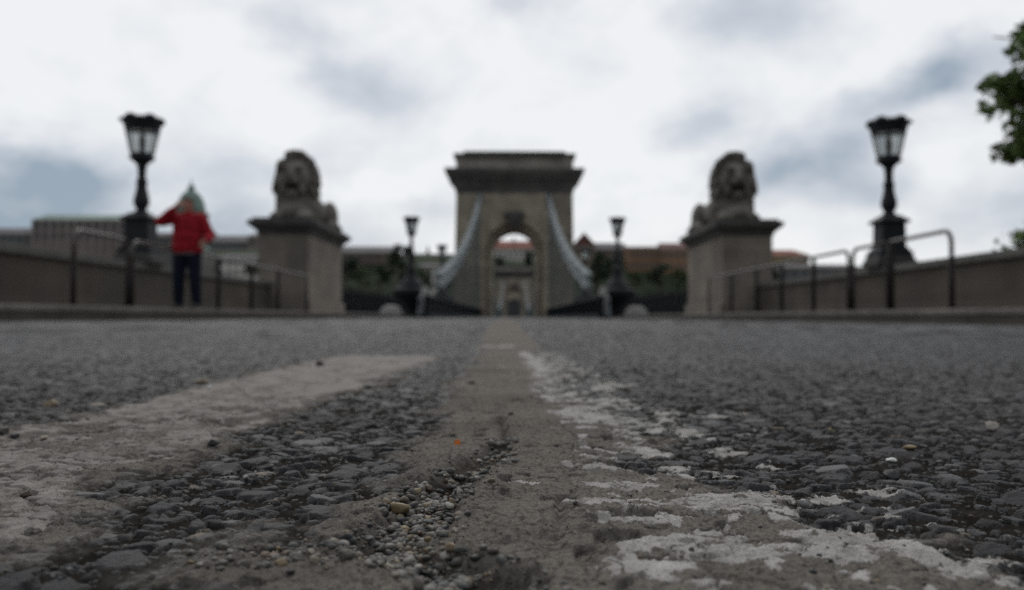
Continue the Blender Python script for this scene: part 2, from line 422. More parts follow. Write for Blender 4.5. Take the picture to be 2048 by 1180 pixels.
def stones(x, y, cell, rmin, rmax, zlo, zhi, tilt, seed, keep=1.0, sharp=0.35):
    """chipped stones set in the surface: top height (m) and a number per stone"""
    best = np.full(x.shape, -0.02, np.float32); ident = np.zeros(x.shape, np.float32)
    cx = np.floor(x / cell).astype(np.int64); cy = np.floor(y / cell).astype(np.int64)
    T_ = np.roll(TAB, seed * 29, axis=1)
    for ox in (-1, 0, 1):
        for oy in (-1, 0, 1):
            i = (cx + ox) & 255; j = (cy + oy) & 255
            px = (cx + ox + 0.1 + 0.8 * T_[0, i, j]) * cell; py = (cy + oy + 0.1 + 0.8 * T_[1, i, j]) * cell
            r = rmin + (rmax - rmin) * T_[2, i, j] ** 1.5
            dx = ((x - px) / r).astype(np.float32); dy = ((y - py) / r).astype(np.float32)
            a0 = T_[3, i, j] * 6.283
            g = np.zeros(x.shape, np.float32)
            for k in range(6):
                a = a0 + k * 1.0472 + (T_[4 + k, i, j] - 0.5) * 0.9
                w = 0.80 + 0.75 * T_[(9 + k) % 16, j, i]
                g = np.maximum(g, (dx * np.cos(a) + dy * np.sin(a)) * w)
            rr = np.sqrt(dx * dx + dy * dy)
            g = 0.85 * g + 0.15 * rr
            top = zlo + (zhi - zlo) * T_[10, i, j] + r * (dx * (T_[11, i, j] - 0.5) + dy * (T_[12, i, j] - 0.5)) * tilt
            z = top - (zhi - zlo + 0.0015) * np.clip((g - (1 - sharp)) / sharp, 0, None) ** 1.6 - 0.0004 * rr * rr
            z = np.where((g < 1.25) & (T_[13, i, j] < keep), z, -0.02)
            hit = z > best
            best = np.where(hit, z, best); ident = np.where(hit, 0.12 + 0.88 * T_[14, i, j], ident)
    return best, ident

def flakes(x, y, cell, rmin, rmax, seed, keep):
    """scattered islands: above 0 inside one"""
    best = np.full(x.shape, -2.0)
    cx = np.floor(x / cell).astype(np.int64); cy = np.floor(y / cell).astype(np.int64)
    T_ = np.roll(TAB, seed * 31, axis=2)
    for ox in (-1, 0, 1):
        for oy in (-1, 0, 1):
            i = (cx + ox) & 255; j = (cy + oy) & 255
            px = (cx + ox + T_[0, i, j]) * cell; py = (cy + oy + T_[1, i, j]) * cell
            r = rmin + (rmax - rmin) * T_[2, i, j]
            d = 1 - np.hypot((x - px) * (0.75 + 0.5 * T_[3, i, j]), y - py) / r
            best = np.maximum(best, np.where(T_[4, i, j] < keep, d, -2.0))
    return best

FLAKES = [(1440, 1008, .0185), (1290, 1138, .0110), (1445, 1112, .0125), (1520, 1108, .0080), (1300, 905, .0145), (1350, 937, .0115), (1265, 970, .0085), (1205, 972, .0062),
          (1210, 937, .0075), (1240, 1042, .0085), (1292, 1042, .0072), (1185, 1003, .0060), (1050, 970, .0040), (1640, 1082, .0120), (1720, 1062, .0115), (1830, 1095, .0110),
          (1905, 1122, .0100), (1560, 987, .0120), (1645, 992, .0115), (1745, 976, .0110), (1455, 902, .0120), (1440, 946, .0090), (1385, 865, .0160), (1290, 862, .0120),
          (1565, 1022, .0065), (1965, 1110, .0095), (1222, 906, .0060), (1312, 1090, .0055), (1150, 932, .0048), (1135, 1003, .0038), (1655, 1115, .0085), (1255, 1105, .0055),
          (1500, 865, .0100), (1420, 830, .0160), (1330, 822, .0150), (1240, 838, .0130), (1170, 850, .0100), (1540, 930, .0080), (1370, 1085, .0050), (1225, 1005, .0045)]
FLAKES = [((px - 1028) * H / (py - 634), FPX * H / (py - 634), r * 0.88) for px, py, r in FLAKES]
CR = np.array([(-0.008, 0.52, 0.000), (-0.004, 0.42, 0.001), (-0.007, 0.385, 0.004), (-0.017, 0.338, 0.006), (-0.023, 0.305, 0.006), (-0.028, 0.275, 0.008),
               (-0.030, 0.250, 0.010), (-0.033, 0.232, 0.010), (-0.028, 0.216, 0.009), (-0.012, 0.206, 0.009), (-0.004, 0.190, 0.009), (-0.02, 0.14, 0.012)])

def crack_dist(x, y):
    """signed: below 0 inside the broken-out joint"""
    best = np.full(x.shape, 9.0)
    for (a, b) in zip(CR[:-1], CR[1:]):
        d = b[:2] - a[:2]; L = (d ** 2).sum()
        t = np.clip(((x - a[0]) * d[0] + (y - a[1]) * d[1]) / L, 0, 1)
        w = a[2] + (b[2] - a[2]) * t
        best = np.minimum(best, np.hypot(x - a[0] - d[0] * t, y - a[1] - d[1] * t) - w)
    return best

def surface(x, y, sp):
    """height, paint field, mortar amount, stone number; sp = local mesh spacing"""
    h = H
    wob = (fbm(x, y, 0.07, 1) - 0.5)
    fine = (fbm(x, y, 0.018, 5) - 0.5)
    lat = x / h + 0.0095 * y / h                       # lateral place in lens heights, along the joint's own direction
    # mortar of the joint
    wide = 0.7 * sstep(0.9, 3.5, y) + 1.0 * sstep(3.5, 9, y)
    e_l = lat + 0.68 + wide + wob * 0.8 + fine * 0.5
    e_r = (1.15 + 0.75 * sstep(0.29, 0.20, y) - 0.35 * sstep(0.3, 0.8, y) - 0.1 * sstep(0.8, 3.0, y)) + wide - lat + wob * 1.3 + fine * 0.6
    mort = sstep(-0.12, 0.16, np.minimum(e_l, e_r))
    # trowelled mortar under the left line
    l_l = lat + 4.35 + wob * 1.2 + fine * 0.6
    l_r = -2.2 + 0.7 * sstep(0.5, 1.3, y) - lat + wob * 0.9 + fine * 0.7
    endm = sstep(1.38, 1.33, y + 0.05 * wob)
    lm = sstep(-0.15, 0.25, np.minimum(l_l, l_r)) * endm
    m2 = sstep(0.52, 0.62, fbm(x, y, 0.05, 9)) * sstep(0.30, 0.22, y) * sstep(-1.6, -1.1, lat) * sstep(0.4, -0.4, lat)
    mort = np.maximum(mort, np.maximum(lm * 0.97, m2 * 0.8))
    # set stones
    fA = sstep(0.011, 0.005, sp); fB = sstep(0.005, 0.0022, sp); fC = sstep(0.0024, 0.0011, sp)
    xw = x + 0.0034 * (fbm(x, y, 0.005, 3, 3) - 0.5); yw = y + 0.0034 * (fbm(x, y, 0.005, 4, 3) - 0.5)
    zA, iA = stones(xw, yw, 0.0118, 0.0034, 0.0092, -0.0013, 0.0007, 0.42, 1, 0.84, 0.30)
    zB, iB = stones(xw, yw, 0.0064, 0.0018, 0.0042, -0.0015, 0.0003, 0.55, 2, 0.82, 0.3)
    zC, iC = stones(xw, yw, 0.0034, 0.0008, 0.0019, -0.0018, -0.0005, 0.6, 3, 0.8)
    zG, iG = stones(x, y, 0.0017, 0.0004, 0.0010, -0.0002, 0.0004, 0.6, 5, 0.8, 0.5)
    grn = np.maximum(zG, -0.0003) * sstep(0.0013, 0.0007, sp)
    base = -0.0010 + (0.0022 * (fbm(x, y, 0.011, 2) - 0.5)) * fA + grn
    z = base; z0 = base; sid = np.zeros(x.shape)
    for zz, ii, ff in ((zC, iC, fC), (zB, iB, fB), (zA, iA, fA)):
        hit = zz > (z if ff is fC else z0) + 0.0002
        z0 = np.maximum(z0, zz); zz = base + (zz - base) * ff
        z = np.where(hit, zz, z); sid = np.where(hit, ii, sid)
    z = z + 0.0006 * (fbm(x, y, 0.0040, 8, 3, 0.7) - 0.5) * fB
    # mortar relief: soft undulation, pits, sandy grain
    zm = 0.0012 + 0.0040 * (fbm(x, y, 0.055, 6) - 0.5) + 0.0022 * (fbm(x, y, 0.013, 10) - 0.5) + 0.0015 * (fbm(x, y, 0.0035, 12, 3, 0.7) - 0.5) * fB
    pit = sstep(0.70, 0.80, vnoise(x, y, 0.007, 11)) * sstep(0.45, 0.6, vnoise(x, y, 0.03, 2))
    zm = 0.0012 + (zm - 0.0012) * (0.12 + 0.88 * fA) + 1.0 * grn - 0.0026 * pit * fB
    crk = np.abs(vnoise(x, y, 0.05, 13) - 0.5); crk2 = np.abs(fbm(x, y, 0.035, 14) - 0.5)
    zm = zm - fA * 0.0018 * sstep(0.022, 0.0, crk) * sstep(0.5, 0.62, vnoise(x, y, 0.09, 7)) - fA * 0.0013 * sstep(0.012, 0.0, crk2)
    zz = z * (1 - mort) + zm * mort
    zz = np.where(mort > 0.05, np.maximum(zz, z * (1 - mort) + np.minimum(zm, z + 0.001) * mort), zz)
    stone_here = sstep(0.25, 0.0, mort - 0.55) * (sid > 0)
    # broken-out joint
    cd = crack_dist(x, y) + 0.010 * (fbm(x, y, 0.022, 15) - 0.5) + 0.004 * (fbm(x, y, 0.007, 3) - 0.5)
    hole = sstep(0.0045, -0.004, cd)
    zz = zz - hole * 0.0042
    zz = zz + 0.0007 * np.exp(-((cd - 0.006) / 0.006) ** 2) + 0.0016 * hole * (fbm(x, y, 0.006, 9, 3) - 0.5)
    # worn paint
    fl = 0.5 * fbm(x, y, 0.030, 20, 5, 0.6) + 0.5 * fbm(x, y, 0.0115, 26, 4, 0.62); fs = fbm(x, y, 0.005, 24, 3)
    rb = np.minimum(lat - 0.36 - wob * 0.5, 1.62 + 0.5 * sstep(0.36, 0.24, y) + 0.30 * sstep(0.36, 0.45, y) * sstep(1.2, 0.7, y) - lat + wob * 1.2)
    r_end = sstep(1.52, 1.48, y)
    cov_r = 0.10 * sstep(0.3, 0.9, y) + 0.04 * sstep(0.8, 1.4, y) + 0.055 * sstep(0.5, 1.2, lat)
    gap = sstep(0.030, 0.0, np.abs(fbm(x, y, 0.020, 30, 4) - 0.5)) * sstep(0.25, 0.4, vnoise(x, y, 0.04, 5))
    wx = x + 0.013 * (fbm(x, y, 0.010, 31, 5, 0.65) - 0.5); wy = y + 0.014 * (fbm(x, y, 0.010, 34, 5, 0.65) - 0.5)
    k1 = flakes(wx, wy, 0.021, 0.006, 0.0138, 40, 0.58); k2 = flakes(wx, wy, 0.0095, 0.0022, 0.0052, 41, 0.55)
    k0 = np.full(x.shape, -2.0)
    for (fx_, fy_, fr_) in FLAKES:
        if x.min() - 0.05 < fx_ < x.max() + 0.05 and y.min() - 0.05 < fy_ < y.max() + 0.05:
            k0 = np.maximum(k0, 1 - np.hypot((wx - fx_) * 0.92, wy - fy_) / fr_)
    near_ = sstep(0.50, 0.44, y)
    k0 = k0 * 1.5 - 0.04
    k1 = k1 - 1.5 * near_; k2 = k2 - 0.12 * near_
    far_cov = 0.36 * sstep(0.36, 0.7, y) + 0.25 * sstep(0.8, 1.4, y)
    p_r = 0.5 + np.maximum(k1, k2 * 0.8) + far_cov * (0.4 + fl) + 1.2 * (fs - 0.55) - 0.75 * gap - 2.2 * sstep(0.22, -0.22, rb)
    p_r = np.maximum(p_r, 0.5 + k0 + 1.1 * (fs - 0.5) - 0.85 * gap - 1.5 * (y < 0.15))
    gap2 = sstep(0.040, 0.0, np.abs(fbm(x * 0.5, y, 0.022, 44, 4) - 0.5)) * sstep(0.16, 0.28, vnoise(x, y, 0.05, 15))
    lb = np.minimum(lat + 4.2, -2.35 + 0.75 * sstep(0.5, 1.3, y) - lat + wob)
    p_l = 0.5 + ((fl - 0.455) + 0.14 * sstep(0.35, 0.9, y) + 0.2 * (fs - 0.5)) * 3.6 - 1.3 * gap2 * sstep(1.5, 0.8, y) - 1.5 * sstep(0.2, -0.2, lb)
    paint = np.maximum(p_r * r_end - 2 * (1 - r_end), p_l * endm - 2 * (1 - endm))
    # a second stripe further on, crossing the joint
    bar = np.minimum(np.minimum(x + 0.17, 0.005 - x), np.minimum(y - 1.72, 1.86 - y)) + 0.012 * wob
    paint = np.maximum(paint, 0.5 + (fl - 0.42) * 3 - 2 * sstep(0.01, -0.01, bar))
    # on bare asphalt it holds only to the tops of stones
    hi = sstep(-0.0006, 0.0010, z)
    paint = np.where(mort > 0.5, paint, paint - 0.45 * (1 - hi) - 0.12)
    paint = paint - 2 * hole
    on = sstep(0.46, 0.54, paint)
    zz = zz - 0.25 * grn * on * (mort > 0.3)
    zz = zz + 0.00035 * on * fA - 0.0012 * gap2 * sstep(0.0, -0.5, lat + 1.6) * fA
    pit0 = np.hypot(x + 0.004, (y - 0.199) * 0.8); zz = zz - 0.011 * sstep(0.009, 0.004, pit0 + 0.006 * (fbm(x, y, 0.008, 6) - 0.5))
    fade = sstep(3.0, 1.6, y)
    # broad waviness of the carriageway
    zz = zz * (0.15 + 0.85 * fade) + 0.004 * (fbm(x, y, 0.5, 2, 2) - 0.5) * sstep(0.2, 1.0, y) * sstep(9, 4, y)
    return zz, np.clip(paint, -1, 2), mort * (1 - 0.35 * hole), sid * stone_here, hole

def axis_x():
    v = [0.0]
    while v[-1] < 4.75:
        x = v[-1]; st = max(0.00050, 0.0072 * (x - 0.125))
        if x > 1.5: st = 0.09
        v.append(x + st)
    v[-1] = 4.75
    v = np.array(v); return np.concatenate([-v[:0:-1], v])

def axis_y():
    v = list(np.linspace(-4, 0.10, 40)) + list(np.linspace(0.105, 0.15, 24))
    while v[-1] < 38.0:
        y = v[-1]; st = max(0.00055, 0.0072 * (y - 0.38))
        if y > 2.4: st = 0.04 * y
        v.append(y + st)
    v[-1] = 38.0
    return np.array(v)

ax, ay = axis_x(), axis_y()
nx, ny = len(ax), len(ay)
gx, gy = np.meshgrid(ax, ay)
sx = np.gradient(ax)[None, :] * np.ones((ny, 1)); sy = np.gradient(ay)[:, None] * np.ones((1, nx))
zz = np.zeros((ny, nx)); pf = np.zeros((ny, nx)); mo = np.zeros((ny, nx)); si = np.zeros((ny, nx)); ho = np.zeros((ny, nx))
for a in range(0, ny, 64):
    s = slice(a, a + 64)
    zz[s], pf[s], mo[s], si[s], ho[s] = surface(gx[s], gy[s], np.maximum(sx[s], sy[s]))
me = bpy.data.meshes.new('road')
nv = nx * ny; nf = (nx - 1) * (ny - 1)
me.vertices.add(nv); me.loops.add(nf * 4); me.polygons.add(nf)
co = np.stack([gx, gy, zz], -1).reshape(-1).astype(np.float32)
me.vertices.foreach_set('co', co)
ii = (np.arange(ny - 1)[:, None] * nx + np.arange(nx - 1)[None, :]).reshape(-1)
li = np.stack([ii, ii + 1, ii + 1 + nx, ii + nx], -1).reshape(-1).astype(np.int32)
me.loops.foreach_set('vertex_index', li)
me.polygons.foreach_set('loop_start', np.arange(0, nf * 4, 4, dtype=np.int32))
me.polygons.foreach_set('use_smooth', np.ones(nf, bool))
me.update(calc_edges=True)
at_ = me.attributes.new('zones', 'FLOAT_COLOR', 'POINT')
at_.data.foreach_set('color', np.stack([pf * 0.5 + 0.25, mo, si, ho], -1).reshape(-1).astype(np.float32))
road = bpy.data.objects.new('road', me); COL.objects.link(road); road['kind'] = 'structure'

def road_material():
    m = bpy.data.materials.new('road_surface'); m.use_nodes = True
    t = m.node_tree; p = t.nodes['Principled BSDF']
    a = nd(t, 'ShaderNodeAttribute', attribute_name='zones')
    s = nd(t, 'ShaderNodeSeparateColor'); t.links.new(a.outputs['Color'], s.inputs[0])
    paint, mort, sid = s.outputs[0], s.outputs[1], s.outputs[2]
    hole = a.outputs['Alpha']
    g = nd(t, 'ShaderNodeNewGeometry'); pos = g.outputs['Position']
    def noise(sc, d=5, r=0.6):
        n = nd(t, 'ShaderNodeTexNoise'); n.inputs['Scale'].default_value = sc; n.inputs['Detail'].default_value = d; n.inputs['Roughness'].default_value = r
        t.links.new(pos, n.inputs['Vector']); return n.outputs[0]
    big, mid, fin, gr = noise(9, 5), noise(70, 5), noise(450, 4), noise(1600, 3, 0.7)
    pat = noise(0.9, 6, 0.65)
    def ramp(f, c0, c1, p0=0.3, p1=0.7):
        r = nd(t, 'ShaderNodeValToRGB'); r.color_ramp.elements[0].position = p0; r.color_ramp.elements[0].color = (*c0, 1)
        r.color_ramp.elements[1].position = p1; r.color_ramp.elements[1].color = (*c1, 1); t.links.new(f, r.inputs[0]); return r.outputs[0]
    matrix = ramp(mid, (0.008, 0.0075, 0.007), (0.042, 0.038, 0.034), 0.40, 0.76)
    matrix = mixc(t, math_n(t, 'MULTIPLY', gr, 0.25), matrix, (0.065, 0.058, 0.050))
    stone = ramp(sid, (0.010, 0.010, 0.0115), (0.056, 0.055, 0.058), 0.1, 1.0)
    rare = nd(t, 'ShaderNodeMapRange'); t.links.new(sid, rare.inputs[0]); rare.inputs[1].default_value = 0.975; rare.inputs[2].default_value = 0.985
    stone = mixc(t, rare.outputs[0], stone, (0.17, 0.135, 0.10))
    dust = nd(t, 'ShaderNodeMapRange'); t.links.new(fin, dust.inputs[0]); dust.inputs[1].default_value = 0.50; dust.inputs[2].default_value = 0.75
    stone = mixc(t, math_n(t, 'MULTIPLY', dust.outputs[0], 0.28), stone, (0.072, 0.067, 0.062))
    is_st = nd(t, 'ShaderNodeMapRange'); t.links.new(sid, is_st.inputs[0]); is_st.inputs[1].default_value = 0.02; is_st.inputs[2].default_value = 0.10
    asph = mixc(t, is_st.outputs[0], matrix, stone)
    # further along the stones are only a texture
    vo = nd(t, 'ShaderNodeTexVoronoi'); vo.inputs['Scale'].default_value = 85; t.links.new(pos, vo.inputs['Vector'])
    vs = nd(t, 'ShaderNodeSeparateColor'); t.links.new(vo.outputs['Color'], vs.inputs[0])
    sp = nd(t, 'ShaderNodeSeparateXYZ'); t.links.new(pos, sp.inputs[0])
    far = nd(t, 'ShaderNodeMapRange'); t.links.new(sp.outputs[1], far.inputs[0]); far.inputs[1].default_value = 0.7; far.inputs[2].default_value = 1.45
    farc = ramp(vs.outputs[0], (0.008, 0.008, 0.009), (0.052, 0.050, 0.052), 0.0, 1.0)
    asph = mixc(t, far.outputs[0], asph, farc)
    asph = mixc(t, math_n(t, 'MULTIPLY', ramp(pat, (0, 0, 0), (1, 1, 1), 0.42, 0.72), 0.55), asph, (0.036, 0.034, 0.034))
    mortar = ramp(big, (0.118, 0.106, 0.094), (0.215, 0.195, 0.174))
    mortar = mixc(t, math_n(t, 'MULTIPLY', ramp(gr, (0, 0, 0), (1, 1, 1), 0.52, 0.62), 0.75), mortar, (0.25, 0.235, 0.21))
    mortar = mixc(t, math_n(t, 'MULTIPLY', ramp(fin, (0, 0, 0), (1, 1, 1), 0.50, 0.66), 0.75), mortar, (0.045, 0.039, 0.034))
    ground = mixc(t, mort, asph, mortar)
    ground = mixc(t, math_n(t, 'MULTIPLY', hole, 0.6), ground, (0.060, 0.051, 0.042))
    pn = math_n(t, 'ADD', paint, math_n(t, 'ADD', math_n(t, 'MULTIPLY', math_n(t, 'SUBTRACT', fin, 0.5), 0.34), math_n(t, 'MULTIPLY', math_n(t, 'SUBTRACT', gr, 0.5), 0.42)))
    pm = nd(t, 'ShaderNodeMapRange'); t.links.new(pn, pm.inputs[0]); pm.inputs[1].default_value = 0.48; pm.inputs[2].default_value = 0.525
    pc = ramp(mid, (0.27, 0.258, 0.242), (0.50, 0.485, 0.465))
    pc = mixc(t, math_n(t, 'MULTIPLY', ramp(gr, (0, 0, 0), (1, 1, 1), 0.50, 0.64), 0.62), pc, (0.15, 0.135, 0.12))
    lft = nd(t, 'ShaderNodeMapRange'); t.links.new(sp.outputs[0], lft.inputs[0]); lft.inputs[1].default_value = -0.05; lft.inputs[2].default_value = -0.12
    pc = mixc(t, math_n(t, 'MULTIPLY', lft.outputs[0], 0.70), pc, (0.255, 0.230, 0.214))
    pc = mixc(t, math_n(t, 'MULTIPLY', math_n(t, 'MULTIPLY', lft.outputs[0], ramp(noise(38, 7, 0.7), (0, 0, 0), (1, 1, 1), 0.47, 0.66)), 0.6), pc, (0.105, 0.092, 0.082))
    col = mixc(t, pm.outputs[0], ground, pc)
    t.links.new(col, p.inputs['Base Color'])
    rgh = math_n(t, 'ADD', math_n(t, 'MULTIPLY', math_n(t, 'MAXIMUM', is_st.outputs[0], math_n(t, 'MULTIPLY', far.outputs[0], 0.5)), -0.40), 0.92)
    t.links.new(math_n(t, 'ADD', rgh, math_n(t, 'MULTIPLY', math_n(t, 'SUBTRACT', fin, 0.5), 0.25)), p.inputs['Roughness'])
    notst = math_n(t, 'MAXIMUM', mort, pm.outputs[0])
    t.links.new(math_n(t, 'MULTIPLY_ADD', math_n(t, 'MULTIPLY', math_n(t, 'MAXIMUM', is_st.outputs[0], math_n(t, 'MULTIPLY', far.outputs[0], 0.16)), math_n(t, 'SUBTRACT', 1.0, notst)), math_n(t, 'MULTIPLY_ADD', math_n(t, 'POWER', math_n(t, 'FRACT', math_n(t, 'MULTIPLY', sid, 37.0)), 4.0), 0.40, 0.08), 0.010), p.inputs['Specular IOR Level'])
    b = nd(t, 'ShaderNodeBump'); b.inputs['Strength'].default_value = 1.0; b.inputs['Distance'].default_value = 0.0012
    t.links.new(math_n(t, 'ADD', math_n(t, 'MULTIPLY', fin, 0.8), math_n(t, 'MULTIPLY', gr, 0.5)), b.inputs['Height'])
    b2 = nd(t, 'ShaderNodeBump'); b2.inputs['Distance'].default_value = 0.004
    t.links.new(math_n(t, 'MULTIPLY', far.outputs[0], 0.8), b2.inputs['Strength'])
    t.links.new(vo.outputs['Distance'], b2.inputs['Height']); b2.invert = True
    t.links.new(b.outputs[0], b2.inputs['Normal'])
    t.links.new(b2.outputs[0], p.inputs['Normal'])
    return m
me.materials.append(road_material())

def height(x, y):
    r = surface(np.array([float(x)]), np.array([float(y)]), np.array([0.0006]))
    return float(r[0][0])

# ------------------------------------------------------------------ loose stones
def pebble_verts(rs, size, sub):
    bm = bmesh.new(); bmesh.ops.create_icosphere(bm, subdivisions=sub, radius=1.0)
    v = np.array([q.co[:] for q in bm.verts]); f = [tuple(q.index for q in fc.verts) for fc in bm.faces]; bm.free()
    k = rs.normal(size=(7, 3)); k /= np.linalg.norm(k, axis=1)[:, None]
    d = 0.45 + 0.4 * rs.random(7)
    for kk, dd in zip(k, d):                          # chip flat facets off, then round a little
        s = v @ kk; over = np.clip(s - dd, 0, None)
        v = v - np.outer(over * 0.95, kk)
    v = v * (1 + 0.06 * rs.normal(size=(len(v), 1)))
    v = v * np.array([1.0, 0.65 + 0.35 * rs.random(), 0.5 + 0.3 * rs.random()]) * size
    a = rs.random() * 6.28; c, s_ = math.cos(a), math.sin(a)
    v = v @ np.array([[c, s_, 0], [-s_, c, 0], [0, 0, 1]])
    tl = (rs.random() - 0.5) * 0.7; c, s_ = math.cos(tl), math.sin(tl)
    return v @ np.array([[1, 0, 0], [0, c, s_], [0, -s_, c]]), f

PAL = [(0.08, 0.075, 0.07), (0.12, 0.105, 0.088), (0.17, 0.145, 0.11), (0.20, 0.15, 0.085), (0.045, 0.045, 0.047), (0.06, 0.058, 0.055), (0.26, 0.245, 0.22), (0.12, 0.08, 0.052), (0.095, 0.095, 0.09), (0.05, 0.053, 0.048), (0.07, 0.065, 0.055), (0.14, 0.125, 0.105)]
M['grain'] = attr_material('grain', 0.6, 0.45, 700, 0.0003)

def scatter(name, pts, label, cat, seed):
    rs = np.random.default_rng(seed)
    V, F, C = [], [], []; o = 0
    xs = np.array([p[0] for p in pts]); ys = np.array([p[1] for p in pts])
    zs = surface(xs, ys, np.full(len(pts), 0.0006))[0]
    for (x, y, r), z in zip(pts, zs):
        v, f = pebble_verts(rs, r, 2 if r > 0.0016 else 1)
        c = np.array(PAL[rs.integers(len(PAL))]) * (0.50 + 0.50 * rs.random())
        V.append(v + np.array([x, y, z + r * 0.25])); F += [tuple(i + o for i in q) for q in f]; C.append(np.repeat(np.r_[c, 1][None], len(v), 0)); o += len(v)
    me_ = bpy.data.meshes.new(name); me_.from_pydata(np.concatenate(V).tolist(), [], F)
    a_ = me_.attributes.new('tint', 'FLOAT_COLOR', 'POINT'); a_.data.foreach_set('color', np.concatenate(C).reshape(-1).astype(np.float32))
    me_.materials.append(M['grain']); me_.polygons.foreach_set('use_smooth', [True] * len(me_.polygons))
    ob = bpy.data.objects.new(name, me_); COL.objects.link(ob)
    return tag(ob, label, cat, kind='stuff')

rs = np.random.default_rng(3)
pts = []
while len(pts) < 3600:
    k = rs.integers(1, len(CR) - 1); t_ = rs.random()
    a, b = CR[k], CR[k + 1]; p_ = a + (b - a) * t_
    x, y = p_[0] + rs.normal() * (0.0022 + p_[2] * 0.48), p_[1] + rs.normal() * (0.0022 + p_[2] * 0.48)
    if not 0.15 < y < 0.45: continue
    if rs.random() > 0.35 + 0.65 * (y < 0.35): continue
    pts.append((x, y, 0.00045 + 0.0018 * rs.random() ** 3.2))
for _ in range(150):                                 # a drift of tan grit left of the joint
    x, y = -0.058 + rs.normal() * 0.010, 0.219 + rs.normal() * 0.008
    pts.append((x, y, 0.0006 + 0.0014 * rs.random() ** 2.5))
scatter('gravel', pts, 'fine mixed gravel lying in the broken joint of the road', 'gravel', 5)
pts = []
for _ in range(900):
    y = 0.17 + 0.9 * rs.random() ** 1.6; x = (rs.random() - 0.5) * 1.35 * y
    pts.append((x, y, 0.0004 + 0.0009 * rs.random() ** 3))
scatter('grit', pts, 'fine grit strewn over the asphalt and the worn paint', 'grit', 6)

def gpt(px, py):
    d = H / (py - 634); return ((px - 1028) * d, FPX * d)

PEB = [(103, 815, 15, (0.20, 0.155, 0.10), 'brown round pebble on dark asphalt left of the left painted line', 0.8),
       (408, 772, 17, (0.19, 0.15, 0.10), 'flat tan chip at the outer edge of the left painted line', 0.4),
       (420, 780, 5, (0.75, 0.75, 0.74), 'tiny bright white fleck beside the flat tan chip', 0.8),
       (427, 901, 17, (0.045, 0.043, 0.042), 'dark charcoal stone on the inner edge of the left painted line', 0.6),
       (8, 878, 11, (0.08, 0.07, 0.06), 'dark brown pebble at the far left edge of the photo', 0.8),
       (33, 886, 10, (0.04, 0.04, 0.04), 'small black pebble right of the dark brown edge pebble', 0.7),
       (90, 891, 10, (0.25, 0.21, 0.16), 'small pale tan pebble on the left painted line', 0.6),
       (157, 856, 5, (0.8, 0.8, 0.79), 'tiny white crumb on the left painted line', 0.8),
       (57, 997, 12, (0.075, 0.05, 0.035), 'rusty brown crumb on mortar at the lower left', 0.8),
       (495, 955, 6, (0.42, 0.40, 0.36), 'pale round grain on the dark asphalt strip', 0.8),
       (800, 1016, 23, (0.20, 0.155, 0.085), 'largest ochre pebble, at the upper left lip of the gravel joint', 0.6),
       (930, 958, 19, (0.30, 0.28, 0.26), 'pale grey chip at the top of the gravel joint', 0.6),
       (957, 940, 18, (0.075, 0.06, 0.05), 'dark brown flat stone leaning on the mortar above the gravel', 0.5),
       (985, 893, 16, (0.12, 0.11, 0.095), 'grey brown pebble above the gravel joint near the orange glass', 0.7),
       (695, 1135, 20, (0.060, 0.055, 0.042), 'dark olive pebble alone on mortar below the tan grit', 0.7),
       (985, 978, 9, (0.12, 0.095, 0.065), 'small brown crumb on the smooth mortar right of the gravel', 0.7),
       (1978, 857, 15, (0.30, 0.27, 0.235), 'pale pinkish pebble on the asphalt at the right', 0.7),
       (1812, 893, 20, (0.21, 0.145, 0.075), 'long orange tan chip on the asphalt at the right', 0.35),
       (1778, 914, 12, (0.62, 0.62, 0.60), 'broken white chip on the asphalt below the orange tan chip', 0.5),
       (1660, 860, 6, (0.22, 0.17, 0.08), 'tiny yellowish grain beyond the right painted line', 0.8),
       (1780, 948, 16, (0.028, 0.027, 0.027), 'black lump standing in a hollow of the asphalt at right', 0.7),
       (1955, 1153, 18, (0.38, 0.36, 0.33), 'pale stone in the lower right corner', 0.7),
       (1022, 838, 7, (0.06, 0.052, 0.045), 'dark crumb on the mortar joint beyond the orange glass', 0.8),
       (945, 772, 9, (0.07, 0.06, 0.052), 'dark brown crumb far along the mortar joint', 0.8),
       (1187, 787, 9, (0.055, 0.05, 0.045), 'dark crumb among paint flakes on the right line', 0.7),
       (735, 780, 10, (0.04, 0.038, 0.037), 'black crumb between the left line and the dark strip', 0.8),
       (640, 733, 9, (0.05, 0.045, 0.04), 'small dark pebble at the far end of the left line', 0.8)]
for i, (px, py, rp_, colr, lab, flat) in enumerate(PEB):
    x, y = gpt(px, py); size = rp_ * y / FPX
    v, f = pebble_verts(np.random.default_rng(100 + i), 1.0, 3)
    v = v / np.abs(v).max(0) * np.array([1, 0.8, flat]) * size
    v = v[:, :]
    me_ = bpy.data.meshes.new('pebble'); me_.from_pydata(v.tolist(), [], f)
    a_ = me_.attributes.new('tint', 'FLOAT_COLOR', 'POINT'); a_.data.foreach_set('color', np.repeat(np.r_[colr, 1][None], len(v), 0).reshape(-1).astype(np.float32))
    me_.materials.append(M['grain']); me_.polygons.foreach_set('use_smooth', [True] * len(me_.polygons))
    ob = bpy.data.objects.new('pebble', me_); COL.objects.link(ob)
    ob.location = (x, y, height(x, y) + size * flat * 0.55)
    tag(ob, lab, 'pebble', 'loose pebbles on the road')
mg = bpy.data.materials.new('amber_glass'); mg.use_nodes = True
pg = mg.node_tree.nodes['Principled BSDF']; pg.inputs['Base Color'].default_value = (0.95, 0.30, 0.02, 1); pg.inputs['Roughness'].default_value = 0.15
pg.inputs['Transmission Weight'].default_value = 0.55
x, y = gpt(916, 893)
